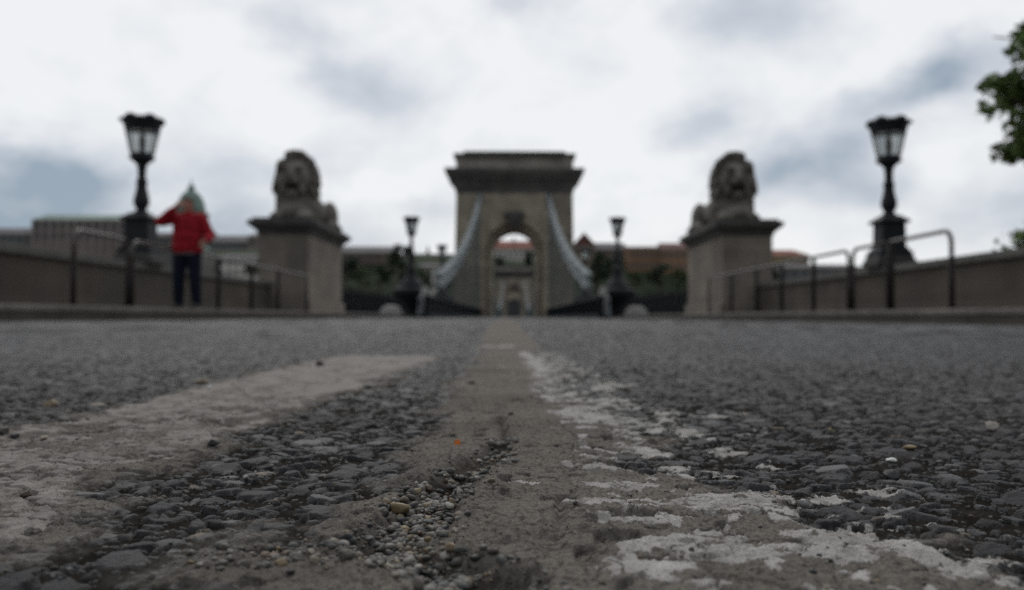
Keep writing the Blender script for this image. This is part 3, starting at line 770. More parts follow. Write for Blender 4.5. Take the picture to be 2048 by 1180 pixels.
b_ = MB().add([(-0.0016, -0.001, 0), (0.0017, -0.0012, 0), (0.0013, 0.0014, 0), (-0.0012, 0.001, 0), (-0.001, -0.0006, 0.0026), (0.0012, -0.0009, 0.0031), (0.0008, 0.001, 0.0024), (-0.0008, 0.0008, 0.0020)],
              [(0, 1, 2, 3), (4, 5, 6, 7), (0, 1, 5, 4), (1, 2, 6, 5), (2, 3, 7, 6), (3, 0, 4, 7)])
gl = b_.build('glass_shard', mg, loc=(x, y, height(x, y)))
tag(gl, 'orange glass splinter glowing on the mortar above the gravel', 'glass shard')

# ================================================================== ground, kerbs, pavements, river, far bank
def sheet(name, m, x0, x1, y0, y1, z):
    return tag(MB().add([(x0, y0, z), (x1, y0, z), (x1, y1, z), (x0, y1, z)], [(0, 1, 2, 3)]).build(name, m), kind='structure')
ground_box('ground', M['quay_ground'], -600, 600, -200, 44, -9.5, -0.06)
mw = material('water', (0.03, 0.04, 0.035), 0.15, 0.2, 0.2, 0.05, 1.5, spec=0.5)
sheet('water', mw, -1500, 1500, 44, 440, -8.0)
ground_box('ground', M['quay_ground'], -2500, 2500, 440, 5000, -12, -2.5)
def hill(name):
    xs = np.linspace(-1100, 1100, 111); ys = np.linspace(450, 1100, 50)
    V = []
    for yy in ys:
        for xx in xs:
            crest = 34 * math.exp(-((xx + 200) / 260) ** 2) + 26 * math.exp(-((xx - 190) / 260) ** 2) + 6
            t_ = min(1, max(0, (yy - 455) / 85)); t_ = t_ * t_ * (3 - 2 * t_)
            dn = min(1, max(0, (1095 - yy) / 300))
            V.append((xx, yy, -3.5 + crest * t_ * dn + 1.5 * math.sin(xx * 0.05 + yy * 0.03)))
    F = [(j * 111 + i, j * 111 + i + 1, (j + 1) * 111 + i + 1, (j + 1) * 111 + i) for j in range(49) for i in range(110)]
    return tag(MB().add(V, F).build(name, M['hill_green'], smooth=True), kind='structure')
hill('hill')

for s in (-1, 1):
    a, b = sorted((s * 4.75, s * 5.15))
    k1 = MB(); k2 = MB()
    y = -4.0
    while y < 37.9:
        y2 = min(y + 1.2, 38.0)
        k1.box(min(s * 4.77, s * 5.15), max(s * 4.77, s * 5.15), y + 0.004, y2 - 0.004, -0.1, 0.095)
        k2.box(min(s * 4.755, s * 5.15), max(s * 4.755, s * 5.15), y + 0.006, y2 - 0.006, 0.097, 0.165)
        y = y2
    tag(k1.build('kerb', M['kerb_dark'], bevel=0.008), kind='structure')
    tag(k2.build('kerb', M['kerb_pale'], bevel=0.014), kind='structure')
    pv = MB(); a, b = (s * 5.152, s * 8.02)
    pv.add([(a, -4, 0.16), (b, -4, 0.225), (b, 38, 0.225), (a, 38, 0.16)], [(0, 1, 2, 3)])
    tag(pv.build('pavement', M['pavement']), kind='structure')

# deck of the bridge
dk = MB(); dk.box(-4.6, 4.6, 38.0, 445, -1.2, -0.012)
tag(dk.build('bridge_deck', M['deck']), kind='structure')
for s in (-1, 1):
    tag(MB().box(min(s * 4.62, s * 8.3), max(s * 4.62, s * 8.3), 38.0, 445, -1.0, 0.10).build('pavement', M['pavement']), kind='structure')

# parapet walls
for s, word in ((-1, 'left'), (1, 'right')):
    t = thing('parapet_wall', f'long low {"brown" if s < 0 else "grey brown"} stone parapet along the {word} pavement', 'wall', (s * 8.28, 0, 0))
    MB().box(-0.24, 0.24, -4, 28.9, -0.1, 1.04).build('wall', M['parapet_stone'], t)
    MB().box(-0.27, 0.27, -4, 28.9, 0.1, 0.34).build('plinth', M['parapet_stone'], t, bevel=0.02)
    c = MB(); y = -4.0
    while y < 28.8:
        y2 = min(y + 1.6, 28.88); c.box(-0.33, 0.33, y + 0.003, y2 - 0.003, 1.041, 1.19, 0.03, 0); y = y2
    c.build('coping', M['coping_stone'], t, bevel=0.02)

# ================================================================== hoop railings along the kerb
def railing(label, x, ys, group, round0, round1, y_off=0.0):
    """posts at ys, a bent top rail"""
    t = thing('hoop_railing', label, 'railing', (x, ys[0], 0.16), group)
    top = 0.95; r = 0.027; rad = 0.16
    L = ys[-1] - ys[0]
    pts = []
    if round0: pts += [(0, 0, top - rad - 0.25)] + [(0, rad - rad * math.cos(q * math.pi / 12), top - rad + rad * math.sin(q * math.pi / 12)) for q in range(0, 7)]
    else: pts += [(0, 0, top)]
    if round1: pts += [(0, L - rad + rad * math.sin(q * math.pi / 12), top - rad + rad * math.cos(q * math.pi / 12)) for q in range(0, 7)] + [(0, L, top - rad - 0.25)]
    else: pts += [(0, L, top)]
    MB().tube(pts, r, 12).build('top_rail', M['rail_steel'], t, smooth=True)
    for k, yy in enumerate(ys):
        d = yy - ys[0]
        edge = (k == 0 and round0) or (k == len(ys) - 1 and round1)
        o = MB().tube([(0, d, -0.02), (0, d, top - (rad + 0.22 if edge else r))], 0.036 if not edge else 0.032, 12).lathe([(0.06, -0.02), (0.06, 0.015), (0.035, 0.03)], 12, (0, d, 0)).build('post', M['post_steel'], t, smooth=True)
    return t
G = 'hoop railings between road and pavement'
railing('short hoop railing left of the red jacket, nearest the viewer', -5.38, [10.66, 12.15], G, True, True)
railing('long many posted railing behind the person in the red jacket', -5.38, [12.30, 14.1, 15.9, 17.9, 19.9, 22.7], G, True, True)
railing('tall hoop at the right end of the right railings with rounded corner', 5.17, [10.34, 11.98], G, True, False)
railing('short hoop below the right lamp, between the end hoop and the long railing', 5.17, [12.08, 13.35], G, False, True)
railing('long many posted railing on the right running to the lion pedestal', 5.17, [13.52, 15.1, 16.9, 18.66, 20.8, 23.2], G, True, True)

# ================================================================== lamps on the parapet
def lantern(t, z, k=1.0, n=8):
    """lantern head: collar, glass, ribs, crown"""
    rot = math.pi / n
    MB().lathe([(0.085 * k, z - 0.02), (0.10 * k, z + 0.03 * k), (0.20 * k, z + 0.13 * k), (0.27 * k, z + 0.17 * k), (0.275 * k, z + 0.21 * k), (0.25 * k, z + 0.235 * k), (0.245 * k, z + 0.30 * k)], n * 2).build('collar', M['iron'], t, smooth=False)
    g = MB().lathe([(0.235 * k, z + 0.302 * k), (0.345 * k, z + 0.80 * k)], n, rot=rot); g.build('glass', M['glass'], t)
    MB().lathe([(0.02 * k, z + 0.304 * k), (0.05 * k, z + 0.36 * k), (0.075 * k, z + 0.5 * k), (0.06 * k, z + 0.66 * k), (0.02 * k, z + 0.72 * k)], 12).build('mantle', M['mantle'], t, smooth=True)
    for q in range(n):
        a = 2 * math.pi * q / n + rot
        MB().tube([(0.24 * k * math.cos(a), 0.24 * k * math.sin(a), z + 0.29 * k), (0.355 * k * math.cos(a), 0.355 * k * math.sin(a), z + 0.81 * k)], 0.014 * k, 6).build('rib', M['iron'], t)
    c = MB().lathe([(0.34 * k, z + 0.801 * k), (0.37 * k, z + 0.82 * k), (0.375 * k, z + 0.86 * k), (0.40 * k, z + 0.93 * k), (0.43 * k, z + 1.0 * k), (0.445 * k, z + 1.03 * k), (0.40 * k, z + 1.06 * k), (0.30 * k, z + 1.10 * k), (0.16 * k, z + 1.14 * k), (0.05 * k, z + 1.16 * k)], 32)
    for q in range(5):                               # leaf shaped crest round the rim
        a = 2 * math.pi * q / 5 + 0.55
        c.ball((0.33 * k * math.cos(a), 0.33 * k * math.sin(a), z + 1.04 * k), (0.15 * k, 0.15 * k, 0.11 * k), 14, 8)
        a += math.pi / 5
        c.ball((0.42 * k * math.cos(a), 0.42 * k * math.sin(a), z + 1.02 * k), (0.08 * k, 0.08 * k, 0.05 * k), 10, 6)
    c.build('crown', M['iron'], t, smooth=True)

def parapet_lamp(label, loc, group):
    t = thing('street_lamp', label, 'street lamp', loc, group)
    b = MB().box(-0.37, 0.37, -0.37, 0.37, 0, 0.10).box(-0.33, 0.33, -0.33, 0.33, 0.101, 0.19, 0.03, 0.03)
    b.box(-0.265, 0.265, -0.265, 0.265, 0.191, 0.73, 0.01, 0.01).box(-0.335, 0.335, -0.335, 0.335, 0.731, 0.79, 0.0, 0.0).box(-0.32, 0.32, -0.32, 0.32, 0.791, 0.90, 0.14, 0.14)
    b.build('pedestal', M['iron'], t, bevel=0.012)
    MB().lathe([(0.20, 0.901), (0.14, 0.94), (0.105, 0.98), (0.12, 1.01), (0.155, 1.06), (0.172, 1.14), (0.168, 1.22), (0.14, 1.33), (0.115, 1.45), (0.105, 1.54), (0.125, 1.56), (0.125, 1.60), (0.105, 1.63), (0.088, 1.70), (0.09, 1.85), (0.10, 1.90), (0.11, 1.93)], 20).build('post', M['iron'], t, smooth=True)
    lantern(t, 1.93)
    return t
for s, word in ((-1, 'left'), (1, 'right')):
    lx = s * (8.28 if s < 0 else 8.30)
    MBp = MB().box(-0.44, 0.44, -0.44, 0.44, 1.192, 1.32).box(-0.41, 0.41, -0.41, 0.41, 1.321, 1.43, 0.03, 0.03)
    pl = MBp.build('lamp_plinth', M['coping_stone'], bevel=0.015, loc=(lx, 19.35, 0))
    tag(pl, f'square stone plinth on the {word} parapet carrying the big lamp', 'plinth', 'stone lamp plinths on the parapets')
lp = parapet_lamp('large black lamp with pale lantern on the left parapet beside the red jacket', (-8.28, 19.35, 1.431), 'large lamps on the parapets')
dup(lp, (8.30, 19.35, 1.431), 'large black lamp with pale lantern on the right parapet behind the rounded hoops', flip=True)

def deck_lamp(label, loc, group):
    t = thing('bridge_lamp', label, 'street lamp', loc, group)
    MB().lathe([(0.16, 0.0), (0.20, 0.3), (0.36, 0.62), (0.82, 0.95), (0.98, 1.10), (0.98, 1.28), (0.90, 1.36), (0.72, 1.44), (0.66, 1.50)], 24).build('corbel', M['girder_iron'], t, smooth=False)
    MB().lathe([(0.62, 1.501), (0.60, 1.60), (0.42, 1.75), (0.30, 2.0), (0.24, 2.3), (0.27, 2.34), (0.27, 2.42), (0.18, 2.48), (0.13, 2.6), (0.15, 2.75), (0.19, 2.95), (0.15, 3.2), (0.10, 3.5), (0.08, 3.8), (0.10, 3.96)], 20).build('post', M['iron'], t, smooth=True)
    lantern(t, 3.95, 0.92)
    return t
GL = 'lamps along the bridge deck'
dl = deck_lamp('black deck lamp on flared base left of the tower, nearer of two', (-5.18, 44, 0.10), GL)
dup(dl, (5.20, 44, 0.10), 'black deck lamp on flared base right of the tower, nearer of two')
dup(dl, (-5.70, 69, 0.10), 'small far deck lamp just left of the tower and its chain').scale.z = 1.13
dup(dl, (5.62, 69, 0.10), 'small far deck lamp just right of the tower, before the gabled building').scale.z = 1.08

# ================================================================== lions on pedestals
def pedestal(label, x, s):
    t = thing('lion_pedestal', label, 'pedestal', (x, 29.0, 0), 'pedestals of the stone lions')
    MB().box(-0.83, 0.83, 0, 5.75, 0.561, 2.78).build('shaft', M['pedestal_stone'], t, bevel=0.02)
    MB().box(-0.93, 0.93, -0.1, 5.85, -0.05, 0.56).build('base', M['pedestal_stone'], t, bevel=0.03)
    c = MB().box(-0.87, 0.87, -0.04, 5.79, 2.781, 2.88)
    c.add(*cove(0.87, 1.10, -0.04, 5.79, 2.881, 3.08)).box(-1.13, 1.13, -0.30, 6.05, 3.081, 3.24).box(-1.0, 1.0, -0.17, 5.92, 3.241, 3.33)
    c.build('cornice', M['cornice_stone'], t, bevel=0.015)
    return t
def cove(a, b, y0, y1, z0, z1):
    d = b - a
    vs = [(-a, y0, z0), (a, y0, z0), (a, y1, z0), (-a, y1, z0), (-b, y0 - d, z1), (b, y0 - d, z1), (b, y1 + d, z1), (-b, y1 + d, z1)]
    return vs, [(3, 2, 1, 0), (4, 5, 6, 7), (0, 1, 5, 4), (1, 2, 6, 5), (2, 3, 7, 6), (3, 0, 4, 7)]
pedestal('tall stone pedestal under the left lion, dark overhanging cornice', -7.68, -1)
pedestal('tall stone pedestal under the right lion, dark overhanging cornice', 7.74, 1)

def lion_mesh():
    r_ = random.Random(4)
    b = MB()
    b.ball((0, 1.45, 0.72), (0.60, 0.75, 0.75))                      # chest
    b.ball((0, 2.9, 0.66), (0.52, 1.7, 0.58))                        # barrel
    b.ball((0, 4.35, 0.62), (0.5, 0.75, 0.55))
    for s in (-1, 1):
        b.ball((s * 0.48, 4.15, 0.56), (0.30, 0.72, 0.60))           # haunch
        b.cap((s * 0.66, 4.2, 0.2), (s * 0.70, 3.2, 0.16), 0.2, 0.15)
        b.ball((s * 0.70, 3.05, 0.13), (0.17, 0.30, 0.13))
        b.ball((s * 0.46, 1.35, 0.62), (0.27, 0.42, 0.58))           # shoulder
        b.cap((s * 0.46, 1.25, 0.34), (s * 0.43, 0.05, 0.18), 0.23, 0.17)
        b.ball((s * 0.43, -0.05, 0.14), (0.21, 0.27, 0.15))          # paw
        for q in (-1.5, -0.5, 0.5, 1.5):
            b.ball((s * 0.43 + q * 0.09, -0.27, 0.10), (0.055, 0.10, 0.09), 10, 8)
    b.ball((0, 0.62, 0.28), (0.60, 0.72, 0.40)).ball((0, 1.0, 0.55), (0.78, 0.7, 0.55))
    b.ball((0, 1.25, 1.45), (0.74, 0.66, 0.93)).ball((0, 1.1, 1.2), (0.74, 0.6, 0.6))                      # mane mass
    b.ball((0, 0.98, 0.72), (0.50, 0.42, 0.62))                      # chest ruff
    b.ball((0, 0.80, 1.60), (0.50, 0.47, 0.58))                      # skull
    b.ball((0, 0.46, 1.74), (0.32, 0.28, 0.28))                      # brow
    b.ball((0, 0.26, 1.40), (0.25, 0.33, 0.16))                      # muzzle
    for s in (-1, 1):
        b.ball((s * 0.13, 0.06, 1.34), (0.14, 0.16, 0.12))           # upper lips
        b.ball((s * 0.23, 0.27, 1.84), (0.15, 0.14, 0.08))           # brows
        b.ball((s * 0.37, 0.44, 1.42), (0.18, 0.26, 0.28))           # cheeks
        b.ball((s * 0.31, 0.36, 1.12), (0.13, 0.22, 0.24))           # jowls close the mouth at the sides
        b.ball((s * 0.52, 0.85, 2.08), (0.15, 0.11, 0.17))           # ears
    b.cap((0, 0.25, 1.75), (0, -0.03, 1.50), 0.13, 0.12)             # nose bridge
    b.ball((0, -0.07, 1.46), (0.14, 0.09, 0.08))
    b.ball((0, 0.26, 0.94), (0.20, 0.28, 0.11))                      # lower jaw
    b.ball((0, 0.10, 0.93), (0.15, 0.14, 0.12))
    b.ball((0, 0.72, 0.95), (0.42, 0.34, 0.34))                      # throat
    b.cap((0, 0.32, 0.84), (0, 0.42, 0.55), 0.17, 0.08)              # beard
    for k in range(150):                                             # locks of the mane
        a = r_.uniform(-2.75, 2.75); y = r_.uniform(0.55, 1.7)
        w = 0.70 if y < 1.3 else 0.62
        cx, cz = w * math.sin(a), 1.50 + 0.92 * math.cos(a) * (1.0 if math.cos(a) > 0 else 0.95)
        p = Vector((cx * 0.94, y, cz * 1.0))
        if abs(a) < 0.5 and y < 0.7: p.y += 0.15
        d = Vector((math.sin(a) * 0.5, r_.uniform(-0.1, 0.5), -0.75 - 0.2 * abs(math.sin(a)))).normalized()
        L = r_.uniform(0.16, 0.34)
        b.cap(p - d * 0.05, p + d * L, r_.uniform(0.09, 0.13), 0.045, 8)
    for k in range(60):                                              # ruff in front
        a = r_.uniform(-1, 1); z = r_.uniform(0.42, 1.0)
        p = Vector((a * 0.5, 0.98 - 0.40 * math.sqrt(max(0, 1 - a * a)) + 0.08 + 0.1 * abs(z - 0.7), z))
        b.cap(p, p + Vector((a * 0.05, -0.02, -r_.uniform(0.15, 0.28))), 0.085, 0.03, 8)
    b.tube([(0.2, 4.95, 0.35), (0.55, 5.05, 0.22), (0.80, 4.7, 0.14), (0.84, 4.1, 0.13), (0.80, 3.7, 0.14)], [0.10, 0.09, 0.08, 0.09, 0.12], 10)
    b.v = [(p[0], p[1], p[2] - 0.005 if p[2] > 0 else -0.004) for p in b.v]
    return b
ln = lion_mesh().fuse('stone_lion', M['lion_stone'], 0.032, 3, disp=0.02, dscale=0.12)
ln.location = (-7.62, 29.62, 3.331)
tag(ln, 'weathered stone lion lying on the left pedestal, mouth open, facing the viewer', 'lion statue', 'stone lions guarding the bridge')
l2 = ln.copy(); COL.objects.link(l2); l2.location = (7.64, 29.62, 3.331); l2.scale.x = -1
l2['label'] = 'weathered stone lion lying on the right pedestal, mouth open, facing the viewer'

# ================================================================== towers of the bridge
def arch_poly(hw_b, hw_t, z0, z1, r, zs, n=20):
    p = [(-hw_b, z0), (-hw_t, z1), (hw_t, z1), (hw_b, z0), (r, z0), (r, zs)]
    p += [(r * math.cos(math.pi * k / n), zs + r * math.sin(math.pi * k / n)) for k in range(1, n)]
    return p + [(-r, zs), (-r, z0)]
def tower(label, loc):
    t = thing('stone_tower', label, 'bridge tower', loc, 'towers of the suspension bridge')
    D = 9.0
    b = MB().prism(arch_poly(7.35, 7.08, -1.25, 15.1, 3.45, 8.15), 0, 0.8)
    b.prism(arch_poly(7.35, 7.08, -1.25, 15.1, 2.72, 8.15), 0.801, D - 0.8).prism(arch_poly(7.35, 7.08, -1.25, 15.1, 3.45, 8.15), D - 0.799, D)
    b.build('shaft', M['tower_stone'], t)
    v = MB()                                         # rusticated blocks round the opening
    for q in range(14):
        z = -0.9 + q * 0.645
        w = 0.95 if q % 2 else 0.60
        for s in (-1, 1):
            x0, x1 = sorted((s * 3.44, s * (3.44 + w))); v.box(x0, x1, -0.14, 0.1, z + 0.02, z + 0.62)
            x0, x1 = sorted((s * 2.66, s * 3.30)); v.box(x0, x1, 0.62, 0.9, z + 0.02, z + 0.62)
    n = 15
    for q in range(n):
        a0, a1 = math.pi * q / n + 0.012, math.pi * (q + 1) / n - 0.012
        ro = 4.5 if q % 2 else 4.15
        v.prism([(3.44 * math.cos(a0), 8.15 + 3.44 * math.sin(a0)), (ro * math.cos(a0), 8.15 + ro * math.sin(a0)), (ro * math.cos(a1), 8.15 + ro * math.sin(a1)), (3.44 * math.cos(a1), 8.15 + 3.44 * math.sin(a1))], -0.16, 0.1)
        v.prism([(2.68 * math.cos(a0), 8.15 + 2.68 * math.sin(a0)), (3.3 * math.cos(a0), 8.15 + 3.3 * math.sin(a0)), (3.3 * math.cos(a1), 8.15 + 3.3 * math.sin(a1)), (2.68 * math.cos(a1), 8.15 + 2.68 * math.sin(a1))], 0.60, 0.9)
    v.build('arch_blocks', M['tower_stone'], t, bevel=0.04)
    k = MB().prism([(-0.55, 10.9), (-0.9, 12.6), (0.9, 12.6), (0.55, 10.9)], -0.75, 0.05)
    k.ball((0, -0.75, 11.9), (0.55, 0.3, 0.65)).ball((-0.8, -0.55, 12.3), (0.45, 0.3, 0.35)).ball((0.8, -0.55, 12.3), (0.45, 0.3, 0.35))
    k.box(-1.15, 1.15, -0.5, 0.05, 12.62, 12.85)
    k.build('keystone', M['dark_stone'], t, bevel=0.05)
    def ring(a, b, z0, z1, m, nm, parent):           # a band that widens upward, all four sides
        d = b - a
        vs = [(-a, -(a - 7.08), z0), (a, -(a - 7.08), z0), (a, D + a - 7.08, z0), (-a, D + a - 7.08, z0), (-b, -(b - 7.08), z1), (b, -(b - 7.08), z1), (b, D + b - 7.08, z1), (-b, D + b - 7.08, z1)]
        return vs, [(3, 2, 1, 0), (4, 5, 6, 7), (0, 1, 5, 4), (1, 2, 6, 5), (2, 3, 7, 6), (3, 0, 4, 7)]
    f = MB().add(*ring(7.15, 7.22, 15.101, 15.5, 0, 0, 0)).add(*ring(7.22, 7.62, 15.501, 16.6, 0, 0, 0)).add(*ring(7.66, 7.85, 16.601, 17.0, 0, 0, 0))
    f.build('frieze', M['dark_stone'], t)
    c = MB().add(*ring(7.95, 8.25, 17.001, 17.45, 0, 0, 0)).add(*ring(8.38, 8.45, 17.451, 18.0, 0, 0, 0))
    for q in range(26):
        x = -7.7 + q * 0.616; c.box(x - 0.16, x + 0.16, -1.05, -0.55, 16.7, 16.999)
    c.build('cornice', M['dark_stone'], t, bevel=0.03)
    a = MB().box(-6.85, 6.85, 0.25, D - 0.25, 18.001, 19.55)
    for s in (-1, 1):
        x0, x1 = sorted((s * 6.0, s * 7.12)); a.box(x0, x1, -0.02, D, 18.002, 19.551)
    a.build('attic', M['attic_stone'], t, bevel=0.03)
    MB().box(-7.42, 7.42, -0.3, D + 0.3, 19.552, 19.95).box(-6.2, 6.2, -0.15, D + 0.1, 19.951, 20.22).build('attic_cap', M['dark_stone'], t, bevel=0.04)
    return t
tw = tower('great stone gate tower of the bridge with tall open arch, nearer one', (0, 106, 0))
dup(tw, (0, 340, 0), 'second stone gate tower, small and far, seen through the arch of the first')

# ================================================================== suspension chains with hangers
def chain(label, x, zf, y0, y1, nl, cat='suspension chain'):
    t = thing('suspension_chain', label, 'suspension chain', (x, y0, 0), 'suspension chains of the bridge')
    for tier in (0, 0.62):
        ys = [y0 + (y1 - y0) * k / nl for k in range(nl + 1)]
        for k in range(nl):
            a = Vector((0, ys[k] - y0, zf(ys[k]) + tier)); c = Vector((0, ys[k + 1] - y0, zf(ys[k + 1]) + tier))
            d = (c - a).normalized(); up = Vector((1, 0, 0)).cross(d).normalized()
            if up.z < 0: up = -up
            b = MB()
            for px in (-0.16, -0.05, 0.05, 0.16):
                o = 0.03 if k % 2 else -0.03
                vs = []
                for e_ in (a - d * 0.10, c + d * 0.10):
                    for (ox, oz) in ((-0.03, -0.13), (0.03, -0.13), (0.03, 0.13), (-0.03, 0.13)):
                        vs.append(e_ + Vector((px + o + ox, 0, 0)) + up * oz)
                b.add(vs, [(3, 2, 1, 0), (4, 5, 6, 7), (0, 1, 5, 4), (1, 2, 6, 5), (2, 3, 7, 6), (3, 0, 4, 7)])
            b.tube([c + Vector((-0.24, 0, 0)), c + Vector((0.24, 0, 0))], 0.15, 8)
            b.build('link', M['chain_steel'], t)
    nh = min(99, int((y1 - y0) / 1.85))
    for k in range(1, nh):
        yy = y0 + (y1 - y0) * k / nh
        z = zf(yy)
        if z < 1.15: continue
        MB().tube([(0, yy - y0, 0.0), (0, yy - y0, z - 0.1)], 0.034, 6).build('hanger', M['hanger_steel'], t)
    return t
near = lambda y: 0.95 + 0.08 * (y - 40) + 0.0019 * (y - 40) ** 2
mainz = lambda y: 1.6 + 12.6 * ((y - 227.5) / 112.5) ** 2
for s, w in ((-1, 'left'), (1, 'right')):
    chain(f'pale grey iron chain rising from the deck to the near tower, {w} side', s * 4.12, near, 48, 106.4, 20)
for s, w in ((-1, 'left'), (1, 'right')):
    chain(f'iron chain of the middle span seen through the arch, {w} side', s * 4.12, mainz, 115, 340.4, 44)

# lattice girders between road and footway
for s, w in ((-1, 'left'), (1, 'right')):
    t = thing('lattice_girder', f'dark iron lattice girder railing on the {w} edge of the bridge roadway', 'railing', (s * 3.92, 39, 0), 'lattice girders of the bridge roadway')
    L = 66.0
    MB().box(-0.12, 0.12, 0, L, 0.93, 1.03).build('top_rail', M['girder_iron'], t)
    MB().box(-0.14, 0.14, 0, L, 0.0, 0.22).build('bottom_rail', M['girder_iron'], t)
    lat = MB(); k = 0
    while k * 0.45 + 0.9 < L:
        y = k * 0.45
        for (za, zb) in ((0.22, 0.93), (0.93, 0.22)):
            o = 0.02 if za < zb else -0.02
            lat.tube([(o, y, za), (o, y + 0.9, zb)], 0.034, 4)
        k += 1
    lat.box(-0.008, 0.008, 0.05, L - 0.05, 0.221, 0.929).build('lattice', M['girder_iron'], t)
    for q in range(37):
        y = q * 1.8 + 0.1
        MB().box(-0.11, 0.11, y, y + 0.14, 0.221, 0.929).build('post', M['girder_iron'], t)

# outer picket railings of the footways
for s, w in ((-1, 'left'), (1, 'right')):
    t = thing('picket_railing', f'dark picket railing at the outer {w} edge of the bridge footway', 'railing', (s * 8.0, 36.5, 0.1), 'picket railings of the bridge footways')
    L = 68.0
    MB().box(-0.05, 0.05, 0, L, 1.12, 1.19).build('top_rail', M['girder_iron'], t)
    MB().box(-0.04, 0.04, 0, L, 0.12, 0.17).build('bottom_rail', M['girder_iron'], t)
    pk = MB()
    for q in range(int(L / 0.2)):
        pk.box(-0.022, 0.022, q * 0.2 + 0.05, q * 0.2 + 0.095, 0.171, 1.119)
    pk.build('pickets', M['girder_iron'], t)
    for q in range(34):
        y = q * 2.0
        MB().box(-0.09, 0.09, y, y + 0.18, -0.1, 1.3, 0.01, 0.01).ball((0, y + 0.09, 1.34), 0.10, 10, 6).build('post', M['girder_iron'], t)

# pale stone blocks and posts at the head of the bridge
def stone_block(label, x, y, w, h, name='stone_block', g='pale stone blocks at the bridge head'):
    o = MB().box(-w / 2, w / 2, -0.4, 0.4, 0, h * 0.55, 0.02, 0.02).box(-w * 0.42, w * 0.42, -0.34, 0.34, h * 0.552, h * 0.85, 0.05, 0.05).box(-w * 0.3, w * 0.3, -0.26, 0.26, h * 0.852, h, 0.08, 0.08)
    b = o.build(name, M['pale_block'], bevel=0.03, loc=(x, y, 0.10)); return tag(b, label, 'stone block', g)
stone_block('broad pale stone block under the near left deck lamp', -5.65, 40.2, 0.95, 0.48)
stone_block('broad pale stone block under the near right deck lamp', 5.62, 40.2, 0.95, 0.48)
stone_block('pale stone block where the left chain meets the deck', -4.35, 42.6, 0.5, 1.45)
stone_block('pale stone block where the right chain meets the deck', 4.35, 42.6, 0.5, 1.45)
for s, w in ((-1, 'left'), (1, 'right')):
    o = MB().lathe([(0.13, 0), (0.13, 0.08), (0.085, 0.12), (0.075, 0.72), (0.10, 0.75), (0.10, 0.80), (0.06, 0.86), (0.01, 0.89)], 16).build('bollard', M['chain_steel'], smooth=True, loc=(s * 4.25, 39.6, 0.10))
    tag(o, f'slim grey bollard at the start of the {w} lattice girder', 'bollard', 'slim bollards at the bridge head')

# ================================================================== far bank: buildings
GB = 'buildings on the far bank'
def building(name, label, x0, x1, ytop, ybase, Y, wall, roof, roofh, depth=22, cols=8, rows=2, hip=0.0, cat='building', pil=False, overhang=0.6, chimneys=0, gable_front=False):
    a = at(x0, ybase, Y); b = at(x1, ytop, Y)
    w = b.x - a.x; hgt = b.z - a.z
    t = thing(name, label, cat, ((a.x + b.x) / 2, Y, a.z), GB)
    MB().box(-w / 2, w / 2, 0, depth, -14, hgt).build('wall', M[wall], t)
    rh = roofh / FPX * Y
    o = overhang
    if gable_front:
        poly = [(-w / 2 - o, hgt + 0.01), (0, hgt + rh), (w / 2 + o, hgt + 0.01)]
        rf = MB().prism(poly, -o, depth).build('roof', M[roof], t)
    else:
        hp = min(hip, w * 0.45)
        vs = [(-w / 2 - o, -o, hgt + 0.01), (w / 2 + o, -o, hgt + 0.01), (w / 2 + o, depth + o, hgt + 0.01), (-w / 2 - o, depth + o, hgt + 0.01), (-w / 2 + hp, depth * 0.45, hgt + rh), (w / 2 - hp, depth * 0.45, hgt + rh)]
        rf = MB().add(vs, [(3, 2, 1, 0), (0, 1, 5, 4), (1, 2, 5), (2, 3, 4, 5), (3, 0, 4)]).build('roof', M[roof], t)
    for q in range(chimneys):
        cx = -w / 2 + w * (q + 0.7) / (chimneys + 0.4)
        MB().box(cx - 0.7, cx + 0.7, depth * 0.36, depth * 0.36 + 1.2, hgt + rh * 0.5, hgt + rh + 2.2).build('chimney', M[wall], rf)
    if cols:
        dx = w / cols; dz = min(hgt / (rows + 0.3), 6.5)
        for r_ in range(rows):
            zc = hgt - dz * (r_ + 0.62)
            for c_ in range(cols):
                xc = -w / 2 + dx * (c_ + 0.5)
                f = MB().box(xc - dx * 0.24, xc + dx * 0.24, -0.10, 0.02, zc - dz * 0.30, zc + dz * 0.30)
                f.build('window', M['window_dark'], t)
        MB().box(-w / 2 - 0.3, w / 2 + 0.3, -0.55, -0.001, hgt - 0.9, hgt - 0.02).build('eaves_cornice', M['pilaster_pale'], t)
    if pil:
        dx = w / cols
        for c_ in range(cols + 1):
            xc = -w / 2 + dx * c_
            MB().box(xc - dx * 0.14, xc + dx * 0.14, -0.5, -0.002, 0, hgt - 0.91).build('pilaster', M['pilaster_pale'], t)
    return t
building('palace_wing', 'long palace wing with green copper roof behind the left lamp', 62, 268, 442, 520, 560, 'wall_pink', 'copper_green', 13, cols=12, rows=2, pil=True, hip=4)
building('palace_wing', 'low dark roofed palace wing at the left edge of the photo', -70, 59, 470, 520, 566, 'wall_grey', 'roof_grey', 14, cols=8, rows=1)
building('palace_wing', 'grey roofed palace wing behind the person in red', 270, 418, 474, 520, 575, 'wall_grey', 'roof_grey', 10, cols=9, rows=1)
building('palace_wing', 'grey palace wing between the person and the left lion pedestal', 420, 492, 484, 530, 566, 'wall_grey', 'roof_grey', 14, cols=6, rows=1)
building('palace_block', 'pinkish palace block partly hidden by the left lion pedestal', 493, 560, 474, 530, 555, 'wall_pink', 'roof_grey', 8, cols=4, rows=2)
